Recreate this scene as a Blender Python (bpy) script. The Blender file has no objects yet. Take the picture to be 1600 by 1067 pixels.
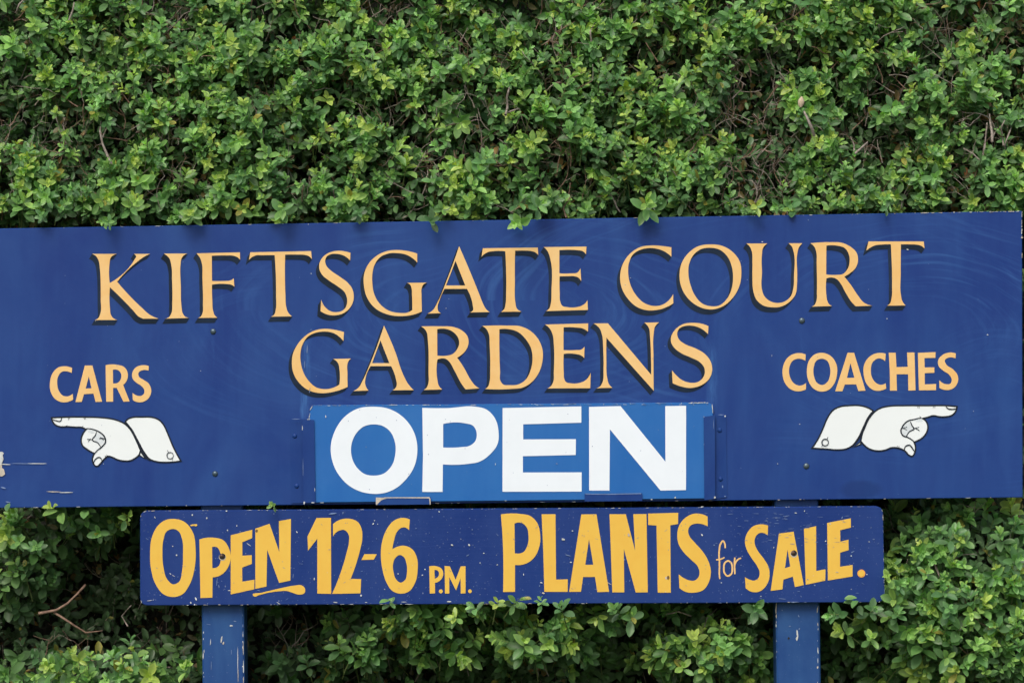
import bpy, math, random
import numpy as np
from mathutils import Vector
from mathutils.geometry import tessellate_polygon

random.seed(7)
RNG = np.random.default_rng(11)
scene = bpy.context.scene
COL = scene.collection

# ---------------------------------------------------------------- camera
DIST = 6.0                       # metres from the lens to the face of the sign
S = 0.00125                      # metres per photograph pixel on the face of the sign
CZ = 1.5
cam = bpy.data.cameras.new('camera')
cam.sensor_width = 36.0
cam.lens = 36.0 * DIST / (1600 * S)
cam.clip_start = 0.1
cam.clip_end = 500
cam.dof.use_dof = True
cam.dof.focus_distance = DIST + 0.02
cam.dof.aperture_fstop = 6.3
cam_o = bpy.data.objects.new('camera', cam)
cam_o.location = (0, -DIST, CZ)
cam_o.rotation_euler = (math.radians(90), 0, 0)
COL.objects.link(cam_o)
scene.camera = cam_o

# ---------------------------------------------------------------- sky, sun, exposure
SUN_EL, SUN_AZ = math.radians(46), math.radians(196)   # azimuth from +Y, clockwise
world = bpy.data.worlds.new('World')
scene.world = world
world.use_nodes = True
wn, wl = world.node_tree.nodes, world.node_tree.links
wn.clear()
sky = wn.new('ShaderNodeTexSky')
sky.sky_type = 'NISHITA'
sky.sun_disc = False
sky.sun_elevation = SUN_EL
sky.sun_rotation = SUN_AZ
sky.air_density = 1.0
sky.dust_density = 4.0
sky.ozone_density = 1.0
bg = wn.new('ShaderNodeBackground')
bg.inputs['Strength'].default_value = 0.15
wo = wn.new('ShaderNodeOutputWorld')
wl.new(sky.outputs[0], bg.inputs[0])
wl.new(bg.outputs[0], wo.inputs[0])
sun = bpy.data.lights.new('sun', 'SUN')
sun.energy = 1.5
sun.angle = math.radians(28)
sun.color = (1.0, 0.955, 0.88)
sun_o = bpy.data.objects.new('sun', sun)
sd = Vector((math.sin(SUN_AZ) * math.cos(SUN_EL), math.cos(SUN_AZ) * math.cos(SUN_EL), math.sin(SUN_EL)))
sun_o.rotation_euler = sd.to_track_quat('Z', 'Y').to_euler()
sun_o.location = (0, -3, 6)
COL.objects.link(sun_o)
vs = scene.view_settings
vs.view_transform = 'Standard'
vs.look = 'None'
vs.exposure = 0.1
vs.gamma = 1.0
vs.use_curve_mapping = False


# ---------------------------------------------------------------- helpers
def P(px, py, y=0.0):
    """A point of the plane at depth y, given in photograph pixels."""
    k = S * (DIST + y) / DIST
    return ((px - 800) * k, y, CZ + (533.5 - py) * k)


def tag(o, label=None, cat=None, group=None, kind=None):
    if label: o['label'] = label
    if cat: o['category'] = cat
    if group: o['group'] = group
    if kind: o['kind'] = kind
    return o


def empty(name, loc=(0, 0, 0)):
    o = bpy.data.objects.new(name, None)
    o.empty_display_size = 0.1
    o.location = loc
    COL.objects.link(o)
    return o


def add_mesh(name, verts, faces, mats, parent=None, mat_ids=None, smooth=False):
    me = bpy.data.meshes.new(name)
    me.from_pydata([tuple(v) for v in verts], [], faces)
    for m in (mats if isinstance(mats, (list, tuple)) else [mats]):
        me.materials.append(m)
    if mat_ids is not None:
        me.polygons.foreach_set('material_index', mat_ids)
    if smooth:
        me.polygons.foreach_set('use_smooth', [True] * len(me.polygons))
    me.update()
    o = bpy.data.objects.new(name, me)
    COL.objects.link(o)
    if parent:
        o.parent = parent
        o.matrix_parent_inverse = parent.matrix_world.inverted() if parent.parent is None else o.matrix_parent_inverse
    return o


# ---------------------------------------------------------------- materials
def new_mat(name):
    m = bpy.data.materials.new(name)
    m.use_nodes = True
    nt = m.node_tree
    b = nt.nodes['Principled BSDF']
    return m, nt, b


def nd(nt, typ, **kw):
    n = nt.nodes.new(typ)
    for k, v in kw.items():
        if k.startswith('i_'):
            n.inputs[k[2:].replace('_', ' ')].default_value = v
        else:
            setattr(n, k, v)
    return n


def mixc(nt, fac, a, b, mode='MIX'):
    n = nt.nodes.new('ShaderNodeMix')
    n.data_type = 'RGBA'
    n.blend_type = mode
    for sock, v in ((n.inputs[0], fac), (n.inputs[6], a), (n.inputs[7], b)):
        if isinstance(v, bpy.types.NodeSocket):
            nt.links.new(v, sock)
        elif isinstance(v, (int, float)):
            sock.default_value = v
        else:
            sock.default_value = (*v, 1)
    return n.outputs[2]


def noise(nt, vec, scale, detail=4, rough=.5, dist=0.0):
    n = nd(nt, 'ShaderNodeTexNoise')
    n.inputs['Scale'].default_value = scale
    n.inputs['Detail'].default_value = detail
    n.inputs['Roughness'].default_value = rough
    n.inputs['Distortion'].default_value = dist
    if vec is not None: nt.links.new(vec, n.inputs['Vector'])
    return n.outputs['Fac']


def ramp(nt, fac, lo, hi, a=0.0, b=1.0):
    n = nd(nt, 'ShaderNodeMapRange')
    n.inputs['From Min'].default_value = lo
    n.inputs['From Max'].default_value = hi
    n.inputs['To Min'].default_value = a
    n.inputs['To Max'].default_value = b
    nt.links.new(fac, n.inputs['Value'])
    return n.outputs[0]


def mth(nt, op, a, b=None):
    n = nd(nt, 'ShaderNodeMath', operation=op)
    for i, v in enumerate((a, b)):
        if v is None: continue
        if isinstance(v, bpy.types.NodeSocket): nt.links.new(v, n.inputs[i])
        else: n.inputs[i].default_value = v
    return n.outputs[0]


def pos(nt, sc=(1, 1, 1), rot=(0, 0, 0), off=(0, 0, 0)):
    g = nd(nt, 'ShaderNodeNewGeometry')
    m = nd(nt, 'ShaderNodeMapping')
    m.inputs['Scale'].default_value = sc
    m.inputs['Rotation'].default_value = rot
    m.inputs['Location'].default_value = off
    nt.links.new(g.outputs['Position'], m.inputs['Vector'])
    return m.outputs[0]


def bump(nt, b, h, strength, dist):
    n = nd(nt, 'ShaderNodeBump')
    n.inputs['Strength'].default_value = strength
    n.inputs['Distance'].default_value = dist
    nt.links.new(h, n.inputs['Height'])
    nt.links.new(n.outputs[0], b.inputs['Normal'])


def paint(name, col, faded, rough=0.42, wipes=(), streak=0.25, grain=0.0, spec=0.5, spk=0.0, smears=(), stain=None):
    """Sign paint: chalky fading in streaks, arcs left by a cloth, small bumps."""
    m, nt, b = new_mat(name)
    v = pos(nt, (3, 3, 1.2))
    f = ramp(nt, noise(nt, v, 2.2, 6, .6, .6), .35, .75)
    v2 = pos(nt, (40, 40, 2.2))
    f2 = ramp(nt, noise(nt, v2, 1.2, 5, .6), .45, .8)
    fac = mth(nt, 'MULTIPLY', mth(nt, 'ADD', mth(nt, 'MULTIPLY', f, .8), mth(nt, 'MULTIPLY', f2, .2)), streak)
    for (cx, cz, ex, r0, r1, amt, sd_) in wipes:
        g = nd(nt, 'ShaderNodeNewGeometry')
        sp = nd(nt, 'ShaderNodeSeparateXYZ')
        nt.links.new(g.outputs['Position'], sp.inputs[0])
        dx = mth(nt, 'MULTIPLY', mth(nt, 'SUBTRACT', sp.outputs[0], cx), ex)
        dz = mth(nt, 'SUBTRACT', sp.outputs[2], cz)
        r = mth(nt, 'SQRT', mth(nt, 'ADD', mth(nt, 'MULTIPLY', dx, dx), mth(nt, 'MULTIPLY', dz, dz)))
        an = mth(nt, 'ARCTAN2', dz, dx)
        wob = mth(nt, 'MULTIPLY', noise(nt, pos(nt, (1, 1, 1), off=(sd_, 0, 0)), 3.5, 2), .05)
        cb = nd(nt, 'ShaderNodeCombineXYZ')
        nt.links.new(mth(nt, 'MULTIPLY', mth(nt, 'ADD', r, wob), 150), cb.inputs[0])
        nt.links.new(mth(nt, 'MULTIPLY', an, 1.1), cb.inputs[1])
        cb.inputs[2].default_value = sd_
        nf = ramp(nt, noise(nt, cb.outputs[0], 1.0, 3, .55), .5, .85)
        band = mth(nt, 'MULTIPLY', ramp(nt, r, r0, r0 + .06), ramp(nt, r, r1, r1 - .06))
        side = ramp(nt, noise(nt, pos(nt, (1, 1, 1), off=(sd_, 3, 0)), 4.0, 2), .42, .62)
        band = mth(nt, 'MULTIPLY', band, side)
        fac = mth(nt, 'ADD', fac, mth(nt, 'MULTIPLY', mth(nt, 'MULTIPLY', nf, band), amt))
    for (sx_, sy0, sy1, sw, amt) in smears:
        X, _, Z0 = P(sx_, sy0); Z1 = P(sx_, sy1)[2]
        g = nd(nt, 'ShaderNodeNewGeometry'); sp = nd(nt, 'ShaderNodeSeparateXYZ')
        nt.links.new(g.outputs['Position'], sp.inputs[0])
        wb = mth(nt, 'MULTIPLY', mth(nt, 'SUBTRACT', noise(nt, pos(nt), 25, 3), .5), .012)
        ax = mth(nt, 'ABSOLUTE', mth(nt, 'SUBTRACT', mth(nt, 'ADD', sp.outputs[0], wb), X))
        wx = ramp(nt, ax, 0, sw * S, 1, 0)
        wz = mth(nt, 'MULTIPLY', ramp(nt, sp.outputs[2], Z0, Z0 - .05), ramp(nt, sp.outputs[2], Z1 - .02, Z1 + .02))
        brk = ramp(nt, noise(nt, pos(nt, (90, 90, 12)), 1.5, 4, .7), .35, .65)
        fac = mth(nt, 'ADD', fac, mth(nt, 'MULTIPLY', mth(nt, 'MULTIPLY', wx, wz), mth(nt, 'MULTIPLY', brk, amt)))
    cl = nd(nt, 'ShaderNodeClamp')
    nt.links.new(fac, cl.inputs[0])
    c = mixc(nt, cl.outputs[0], col, faded)
    if stain:
        X, _, Z = P(stain[0], stain[1])
        g = nd(nt, 'ShaderNodeNewGeometry'); sp = nd(nt, 'ShaderNodeSeparateXYZ')
        nt.links.new(g.outputs['Position'], sp.inputs[0])
        ex = mth(nt, 'DIVIDE', mth(nt, 'SUBTRACT', sp.outputs[0], X), stain[2] * S)
        ez = mth(nt, 'DIVIDE', mth(nt, 'SUBTRACT', sp.outputs[2], Z), stain[3] * S)
        rr = mth(nt, 'ADD', mth(nt, 'ADD', mth(nt, 'MULTIPLY', ex, ex), mth(nt, 'MULTIPLY', ez, ez)), mth(nt, 'MULTIPLY', noise(nt, pos(nt), 40, 3), .8))
        c = mixc(nt, ramp(nt, rr, 1.9, 1.0, 0, .38), c, (.004, .018, .10))
    if spk:
        sp = noise(nt, pos(nt, (1, 1, 1)), 260, 2, .7)
        c = mixc(nt, ramp(nt, sp, .70, .76, 0, spk), c, (.55, .62, .72))
    nt.links.new(c, b.inputs['Base Color'])
    rr = ramp(nt, noise(nt, pos(nt), 14, 4), .3, .7, rough - .08, rough + .1)
    nt.links.new(rr, b.inputs['Roughness'])
    b.inputs['Specular IOR Level'].default_value = spec
    h = noise(nt, pos(nt), 55, 5, .6)
    if grain:
        h2 = noise(nt, pos(nt, (6, 40, 160)), 1.6, 4, .6, .4)
        h = mth(nt, 'ADD', mth(nt, 'MULTIPLY', h, .4), mth(nt, 'MULTIPLY', h2, grain))
    bump(nt, b, h, .25, .0012)
    return m


WIPES = [(.78, 1.51, .55, .05, .26, .38, 3.1), (.55, 1.58, .40, .14, .30, .45, 9.4),
         (-.05, 1.56, .35, .03, .22, .35, 5.7), (-.42, 1.49, .5, .05, .2, .16, 14.2), (.95, 1.36, .9, .03, .2, .4, 21.0)]
M = {}
M['board'] = paint('navy_sign_paint', (.0085, .036, .190), (.055, .175, .45), .40, WIPES, .26, spec=.22, smears=[(478, 500, 660, 9, .5), (474, 560, 650, 5, .4), (1112, 520, 640, 10, .45), (666/2, 520, 560, 3, .25), (1253, 505, 560, 3, .2)], stain=(1345, 765, 30, 14))
M['lower'] = paint('navy_board_paint', (.0070, .031, .172), (.07, .14, .36), .40, (), .22, grain=.8, spk=.5, spec=.20)
M['post'] = paint('blue_post_paint', (.009, .044, .185), (.06, .17, .37), .42, (), .50, spk=.25, spec=.22)
M['bracket'] = paint('blue_bracket_paint', (.0060, .033, .180), (.045, .15, .40), .40, (), .3, spec=.22)
M['panel'] = paint('bright_blue_panel_paint', (.010, .115, .40), (.06, .24, .55), .36, (), .28, spec=.35)


def plain(name, col, rough=.5, var=.12, sc=60, tint=None, metallic=0, spec=.5):
    m, nt, b = new_mat(name)
    f = noise(nt, pos(nt), sc, 5, .6)
    t = tint or tuple(x * .75 for x in col)
    f2 = noise(nt, pos(nt, (1, 1, .25)), sc * .22, 3, .5)
    ff = mth(nt, 'MULTIPLY', mth(nt, 'ADD', ramp(nt, f, .4, .75), ramp(nt, f2, .4, .7)), var * 3)
    c = mixc(nt, ff, col, t)
    nt.links.new(c, b.inputs['Base Color'])
    b.inputs['Roughness'].default_value = rough
    b.inputs['Metallic'].default_value = metallic
    b.inputs['Specular IOR Level'].default_value = spec
    bump(nt, b, f, .15, .0006)
    return m


M['cream'] = plain('cream_letter_paint', (.79, .53, .225), .48, .17, 40, (.76, .44, .13))
M['gold'] = plain('golden_letter_paint', (.76, .485, .070), .45, .12, 45, (.73, .41, .05))
M['orange'] = plain('orange_letter_paint', (.78, .33, .05), .5)
M['white'] = plain('white_letter_paint', (.78, .85, .92), .45, .10, 30, (.70, .77, .84))
M['handwhite'] = plain('off_white_hand_paint', (.77, .83, .85), .48, .06, 30, (.70, .75, .76))
M['handgrey'] = plain('pale_grey_hand_paint', (.66, .73, .77), .5)
M['shade'] = plain('dark_letter_shade_paint', (.009, .016, .028), .6, .25, 30, (.016, .030, .06), spec=.12)
M['line'] = plain('dark_line_paint', (.012, .018, .030), .6, spec=.15)
M['chip'] = plain('exposed_white_primer', (.62, .66, .68), .8, .25, 200, (.40, .42, .40))
M['chipcream'] = plain('exposed_pale_wood', (.55, .50, .42), .85, .3, 200)
M['fleckblue'] = plain('pale_blue_scuff', (.16, .24, .44), .7, .3, 200)
M['screw'] = plain('painted_steel_screw', (.06, .10, .14), .35, .2, 200, (.12, .16, .18), .6)
M['rust'] = plain('rusty_steel', (.20, .13, .09), .5, .3, 400, (.07, .04, .03), .5)
M['black'] = plain('dark_hole', (.012, .012, .014), .8)
M['orangefleck'] = plain('brown_dirt_speck', (.16, .09, .03), .8)


# ---------------------------------------------------------------- lettering traced on the boards
CROPS = dict(A1=(140, 370, 260, 1600), A2=(400, 370, 260, 1600), A3=(650, 370, 280, 1600), A4=(950, 360, 270, 1600),
             A5=(1190, 360, 270, 1600), A6=(440, 490, 230, 1600), A7=(640, 490, 260, 1600), A8=(880, 490, 250, 1600),
             B1=(60, 560, 250, 1482), B2=(1210, 540, 310, 1600), B3=(1250, 620, 260, 1600), B4=(440, 610, 360, 1600),
             B5=(780, 610, 370, 1600), C1=(215, 785, 270, 1600), C2=(470, 785, 290, 1600), C3=(770, 785, 250, 1600),
             C4=(960, 785, 220, 1423), C5=(1140, 785, 260, 1600))


def to_px(crop, p):
    x0, y0, w, o = CROPS[crop]
    return (x0 + p[0] * w / o, y0 + p[1] * w / o)


def parse(s):
    out = []
    for t in s.split():
        sm = t[0] == '~'
        x, y = t.lstrip('~').split(',')
        out.append((float(x), float(y), sm))
    return out


def smooth_path(pts, closed=True, per=6):
    n = len(pts)
    res = []
    rng = range(n if closed else n - 1)
    for i in rng:
        a, b = pts[i], pts[(i + 1) % n]
        A, B = np.array(a[:2]), np.array(b[:2])
        if not a[2] and not b[2]:
            res.append(tuple(A))
            continue
        pr, nx = pts[(i - 1) % n], pts[(i + 2) % n]
        L = np.linalg.norm(B - A) + 1e-9

        def tangent(p0, p1, p2):
            p0, p1, p2 = map(np.array, (p0[:2], p1[:2], p2[:2]))
            d1, d2 = p1 - p0, p2 - p1
            l1, l2 = np.linalg.norm(d1) + 1e-9, np.linalg.norm(d2) + 1e-9
            t = (d1 / l1 * l2 + d2 / l2 * l1) / (l1 + l2)
            return t / (np.linalg.norm(t) + 1e-9)
        ta = tangent(pr, a, b) if a[2] else None
        tb = tangent(a, b, nx) if b[2] else None
        if ta is None: ta = ((B - A) * 2 / L - tb); ta = ta / (np.linalg.norm(ta) + 1e-9)
        if tb is None: tb = ((B - A) * 2 / L - ta); tb = tb / (np.linalg.norm(tb) + 1e-9)
        c1, c2 = A + ta * L / 3, B - tb * L / 3
        k = max(2, min(per, int(L / 9)))
        for j in range(k):
            t = j / k
            res.append(tuple((1 - t) ** 3 * A + 3 * (1 - t) ** 2 * t * c1 + 3 * (1 - t) * t * t * c2 + t ** 3 * B))
    if not closed: res.append(tuple(pts[-1][:2]))
    return res


class Paint:
    """Collects flat painted shapes (in photograph pixels on a board's face) into one mesh."""
    def __init__(self): self.v, self.f, self.m = [], [], []

    def fill(self, loops, y, mi=0):
        loops = [list(l) for l in loops]
        base = len(self.v)
        flat = [p for l in loops for p in l]
        self.v += [P(p[0], p[1], y) for p in flat]
        for t in tessellate_polygon([[Vector((p[0], -p[1], 0)) for p in l] for l in loops]):
            a, b, c = (flat[i] for i in t)
            ar = (b[0] - a[0]) * (c[1] - a[1]) - (b[1] - a[1]) * (c[0] - a[0])
            if abs(ar) < 1e-6: continue
            t = t if ar < 0 else (t[0], t[2], t[1])
            self.f.append(tuple(base + i for i in t)); self.m.append(mi)

    def block(self, loops, y0, y1, off, mi):
        """Painted block shade: the outline slid down-left, its slanting flank meeting the letter's edge."""
        self.fill([[(p[0] + off[0], p[1] + off[1]) for p in l] for l in loops], y0, mi)
        for l in loops:
            n = len(l); b = len(self.v)
            self.v += [P(p[0], p[1], y1) for p in l] + [P(p[0] + off[0], p[1] + off[1], y0) for p in l]
            for i in range(n):
                j = (i + 1) % n
                self.f.append((b + i, b + j, b + n + j, b + n + i)); self.m.append(mi)

    def stroke(self, pts, w, y, mi=0, closed=False, taper=0.0):
        n = len(pts); b = len(self.v)
        for i, p in enumerate(pts):
            a = np.array(pts[(i - 1) % n] if (closed or i > 0) else pts[i])
            c = np.array(pts[(i + 1) % n] if (closed or i < n - 1) else pts[i])
            q = np.array(p)
            d1, d2 = q - a, c - q
            l1, l2 = np.linalg.norm(d1), np.linalg.norm(d2)
            u1 = d1 / l1 if l1 > 1e-6 else d2 / (l2 + 1e-9)
            u2 = d2 / l2 if l2 > 1e-6 else u1
            t = u1 + u2; t = t / (np.linalg.norm(t) + 1e-9)
            nn = np.array((-t[1], t[0]))
            k = 1 / max(.55, abs(nn @ np.array((-u1[1], u1[0]))))
            ww = w * .5 * k
            if taper and not closed:
                s = i / (n - 1)
                ww *= 1 - taper * abs(2 * s - 1) ** 2
            for sg in (1, -1):
                r = q + nn * ww * sg
                self.v.append(P(r[0], r[1], y))
        for i in range(n if closed else n - 1):
            j = (i + 1) % n
            self.f.append((b + 2 * i, b + 2 * j, b + 2 * j + 1, b + 2 * i + 1)); self.m.append(mi)

    def disc(self, c, r, y, mi=0, n=20, ry=None):
        ry = ry or r
        self.fill([[(c[0] + r * math.cos(2 * math.pi * i / n), c[1] + ry * math.sin(2 * math.pi * i / n)) for i in range(n)]], y, mi)

    def make(self, name, mats, parent):
        return add_mesh(name, self.v, self.f, mats, parent, self.m)


def wobble(loop, amp, seed):
    r = random.Random(seed)
    a, b = r.uniform(0, 9), r.uniform(0, 9)
    return [(x + amp * math.sin(y * .31 + a), y + amp * math.sin(x * .27 + b)) for x, y in loop]


def glyph(crop, outline, y, mats, parent, shade=None, name='letter'):
    loops = []
    for part in outline.split('/'):
        loops.append([to_px(crop, p) for p in smooth_path(parse(part))])
    g = Paint()
    if shade:
        g.fill(loops, y - .0016, 0)
        g.block(loops, y - .0006, y - .0015, shade, 1)
    else:
        g.fill(loops, y - .0008, 0)
    return g.make(name, mats, parent)


HEAD = [
 ('A1', '24,165 262,165 ~225,180 ~200,205 ~194,240 194,445 ~435,215 ~448,190 425,165 582,165 ~520,195 ~465,235 265,432 ~500,680 ~580,750 665,787 515,787 ~470,765 ~420,710 195,485 ~197,700 ~203,745 ~225,780 268,800 48,800 ~85,780 ~103,740 ~107,600 ~107,480 ~98,300 ~85,225 ~60,185'),
 ('A1', '715,162 942,162 ~905,180 ~882,215 ~875,260 ~877,480 ~885,680 ~895,735 ~920,768 960,780 730,787 ~765,770 ~788,730 ~795,640 ~793,420 ~785,270 ~765,205 ~740,180'),
 ('A1', '1027,160 1445,150 1447,222 ~1425,200 ~1380,182 ~1320,180 1175,183 1177,425 ~1300,425 ~1345,422 ~1365,415 1385,400 1392,480 ~1365,462 ~1320,455 1177,460 ~1180,620 ~1187,710 ~1200,750 1230,778 1042,780 ~1070,765 ~1085,735 ~1090,640 ~1085,400 ~1078,250 ~1060,200'),
 ('A2', '-55,150 530,138 537,215 ~510,188 ~470,175 ~400,172 280,172 ~278,300 ~283,560 ~290,670 ~305,720 347,765 145,768 ~175,748 ~190,700 ~193,560 ~190,350 180,177 ~60,178 ~0,180 ~-40,197 -67,222'),
 ('A2', '908,155 ~860,142 ~780,136 ~700,155 ~635,205 ~608,270 ~612,320 ~640,370 ~700,420 ~790,480 ~850,530 ~875,590 ~875,640 ~855,690 ~820,715 ~770,725 ~710,712 ~660,670 627,605 620,715 ~680,745 ~760,755 ~840,735 ~905,680 ~937,610 ~940,560 ~925,500 ~880,440 ~800,380 ~720,325 ~675,275 ~665,230 ~680,190 ~720,168 ~780,165 ~840,180 905,228'),
 ('A2', '1550,162 ~1470,140 ~1370,128 ~1260,138 ~1150,190 ~1070,280 ~1038,370 ~1038,470 ~1070,590 ~1150,690 ~1260,745 ~1380,763 ~1480,755 ~1540,740 1595,718 ~1592,560 ~1592,500 ~1605,465 1646,441 1450,443 ~1480,458 ~1495,490 ~1500,560 1503,705 ~1450,730 ~1380,732 ~1290,715 ~1200,655 ~1140,560 ~1118,440 ~1120,350 ~1140,270 ~1190,200 ~1270,162 ~1350,157 ~1450,175 ~1510,210 1550,248'),
 ('A3', '385,85 ~470,280 ~560,500 ~600,600 ~625,645 657,672 483,675 ~510,655 ~508,620 455,465 255,465 ~205,580 ~193,625 ~200,665 222,682 103,685 ~150,655 ~190,590 ~270,400 / 353,215 440,435 268,435'),
 ('A3', '597,103 1087,97 1092,165 ~1065,140 ~1020,127 ~960,124 885,125 ~883,400 ~888,590 ~900,640 943,668 755,670 ~785,650 ~798,610 ~805,500 ~805,300 797,130 ~700,128 ~640,138 ~610,155 585,178'),
 ('A3', '1140,93 1522,88 1518,157 ~1490,130 ~1440,120 ~1380,117 1280,120 1280,327 ~1380,327 ~1440,320 1468,280 1475,397 ~1450,365 ~1410,352 ~1360,352 1282,353 ~1283,500 ~1288,580 ~1305,615 ~1350,628 ~1420,630 ~1480,615 ~1515,590 1530,565 1535,653 1160,663 ~1190,640 ~1203,600 ~1210,480 ~1200,200 ~1185,150 ~1165,115'),
 ('A4', '587,158 ~500,145 ~410,140 ~300,155 ~200,220 ~130,330 ~112,430 ~130,540 ~190,640 ~270,710 ~370,740 ~450,737 ~530,715 605,675 603,590 ~560,650 ~500,690 ~430,700 ~340,675 ~260,600 ~210,510 ~187,400 ~195,300 ~230,225 ~300,180 ~370,165 ~450,170 ~530,200 587,245'),
 ('A4', '~950,130 ~1060,145 ~1160,205 ~1220,290 ~1235,400 ~1215,520 ~1150,630 ~1060,705 ~960,732 ~850,710 ~750,640 ~685,540 ~662,430 ~680,310 ~740,215 ~830,150 / ~950,162 ~860,175 ~790,230 ~752,310 ~745,410 ~765,510 ~810,610 ~870,675 ~950,702 ~1030,695 ~1100,635 ~1145,540 ~1158,440 ~1145,330 ~1100,235 ~1030,178'),
 ('A5', '~170,708 ~260,660 ~315,590 ~328,500 ~330,400 ~330,220 ~345,160 378,120 248,120 ~280,150 ~297,200 ~300,420 ~295,530 ~270,610 ~210,660 ~140,672 ~70,650 ~20,600 ~2,540 ~3,400 ~3,230 ~15,160 53,122 -142,122 ~-110,150 ~-92,190 ~-85,300 ~-85,430 ~-77,560 ~-45,645 ~20,697 ~100,712'),
 ('A5', '452,120 ~650,110 ~740,115 ~820,150 ~875,200 ~893,265 ~875,340 ~820,395 765,428 ~830,510 ~890,600 ~950,670 1025,697 872,703 ~835,665 ~780,580 ~730,490 ~700,455 ~680,443 600,445 ~600,600 ~608,650 ~622,680 652,700 462,706 ~490,690 ~508,650 ~512,560 ~510,300 ~508,210 ~490,155 / 600,142 ~700,142 ~770,165 ~810,230 ~815,290 ~795,360 ~750,405 ~700,412 598,408'),
 ('A5', '990,103 1502,103 1508,168 ~1480,145 ~1430,132 ~1380,130 1290,130 ~1288,400 ~1290,600 ~1303,655 1333,695 1163,697 ~1190,675 ~1203,630 ~1208,500 ~1203,250 1197,130 ~1110,132 ~1050,140 ~1000,165 970,188'),
]
HEAD2 = [
 ('A6', '678,200 ~590,178 ~480,165 ~370,180 ~260,240 ~170,340 ~120,450 ~112,540 ~130,650 ~190,750 ~280,825 ~390,860 ~480,862 ~580,845 718,795 ~716,650 ~718,540 ~730,510 755,488 560,492 ~595,515 ~615,540 ~628,600 628,770 ~560,805 ~470,820 ~380,802 ~290,725 ~230,620 ~207,520 ~205,430 ~230,330 ~280,255 ~370,208 ~460,195 ~560,210 ~620,245 672,298'),
 ('A6', '1113,130 ~1230,400 ~1330,680 ~1380,770 1437,830 1205,832 ~1240,805 ~1252,770 ~1245,720 1190,570 968,570 ~915,690 ~908,760 ~920,800 945,835 780,840 ~840,800 ~880,730 ~960,550 / 1075,290 1172,538 983,538'),
 ('A7', '108,123 ~300,122 ~420,128 ~500,160 ~555,215 ~567,280 ~545,345 ~500,395 457,423 ~520,515 ~590,640 ~630,690 672,717 540,728 ~510,690 ~430,545 ~380,460 ~355,438 268,440 ~268,640 ~280,690 315,728 135,733 ~165,710 ~180,670 ~182,560 ~175,250 ~165,180 ~140,143 / 265,150 ~370,152 ~430,185 ~470,240 ~477,290 ~455,345 ~410,390 ~360,403 267,403'),
 ('A7', '698,118 ~950,115 ~1060,120 ~1160,165 ~1240,250 ~1280,360 ~1275,470 ~1230,590 ~1160,670 ~1080,712 ~990,722 725,723 ~755,700 ~768,660 ~775,540 ~770,300 ~763,200 ~740,150 / 863,150 ~960,150 ~1040,175 ~1120,250 ~1170,340 ~1182,430 ~1165,540 ~1120,630 ~1050,678 ~960,687 ~900,680 ~875,650 ~870,560'),
 ('A7', '1303,105 1717,94 1715,173 ~1669,144 ~1592,133 ~1540,130 1480,132 1480,350 ~1600,350 ~1650,345 1682,317 1679,428 ~1650,402 ~1600,388 1482,387 ~1482,560 ~1488,630 ~1505,658 ~1545,668 ~1621,668 ~1698,635 1741,567 1737,716 1325,718 ~1360,695 ~1380,660 ~1387,560 ~1387,300 ~1375,200 ~1345,140'),
 ('A8', '303,98 447,97 880,612 ~878,440 ~868,230 ~855,140 812,90 960,88 ~918,130 ~905,200 ~903,450 905,770 432,240 ~432,450 ~440,640 ~455,700 492,740 333,745 ~375,720 ~395,680 ~403,560 ~400,350 ~390,220 ~365,150'),
 ('A8', '1453,125 ~1380,100 ~1290,92 ~1200,105 ~1120,160 ~1078,240 ~1080,290 ~1110,340 ~1180,395 ~1280,440 ~1360,480 ~1410,540 ~1415,600 ~1390,650 ~1340,685 ~1270,690 ~1190,665 ~1130,615 1087,565 1095,695 ~1170,725 ~1270,742 ~1380,715 ~1460,650 ~1490,560 ~1475,480 ~1420,405 ~1330,350 ~1220,305 ~1160,260 ~1140,210 ~1155,155 ~1210,125 ~1280,120 ~1370,145 1448,205'),
]
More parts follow.
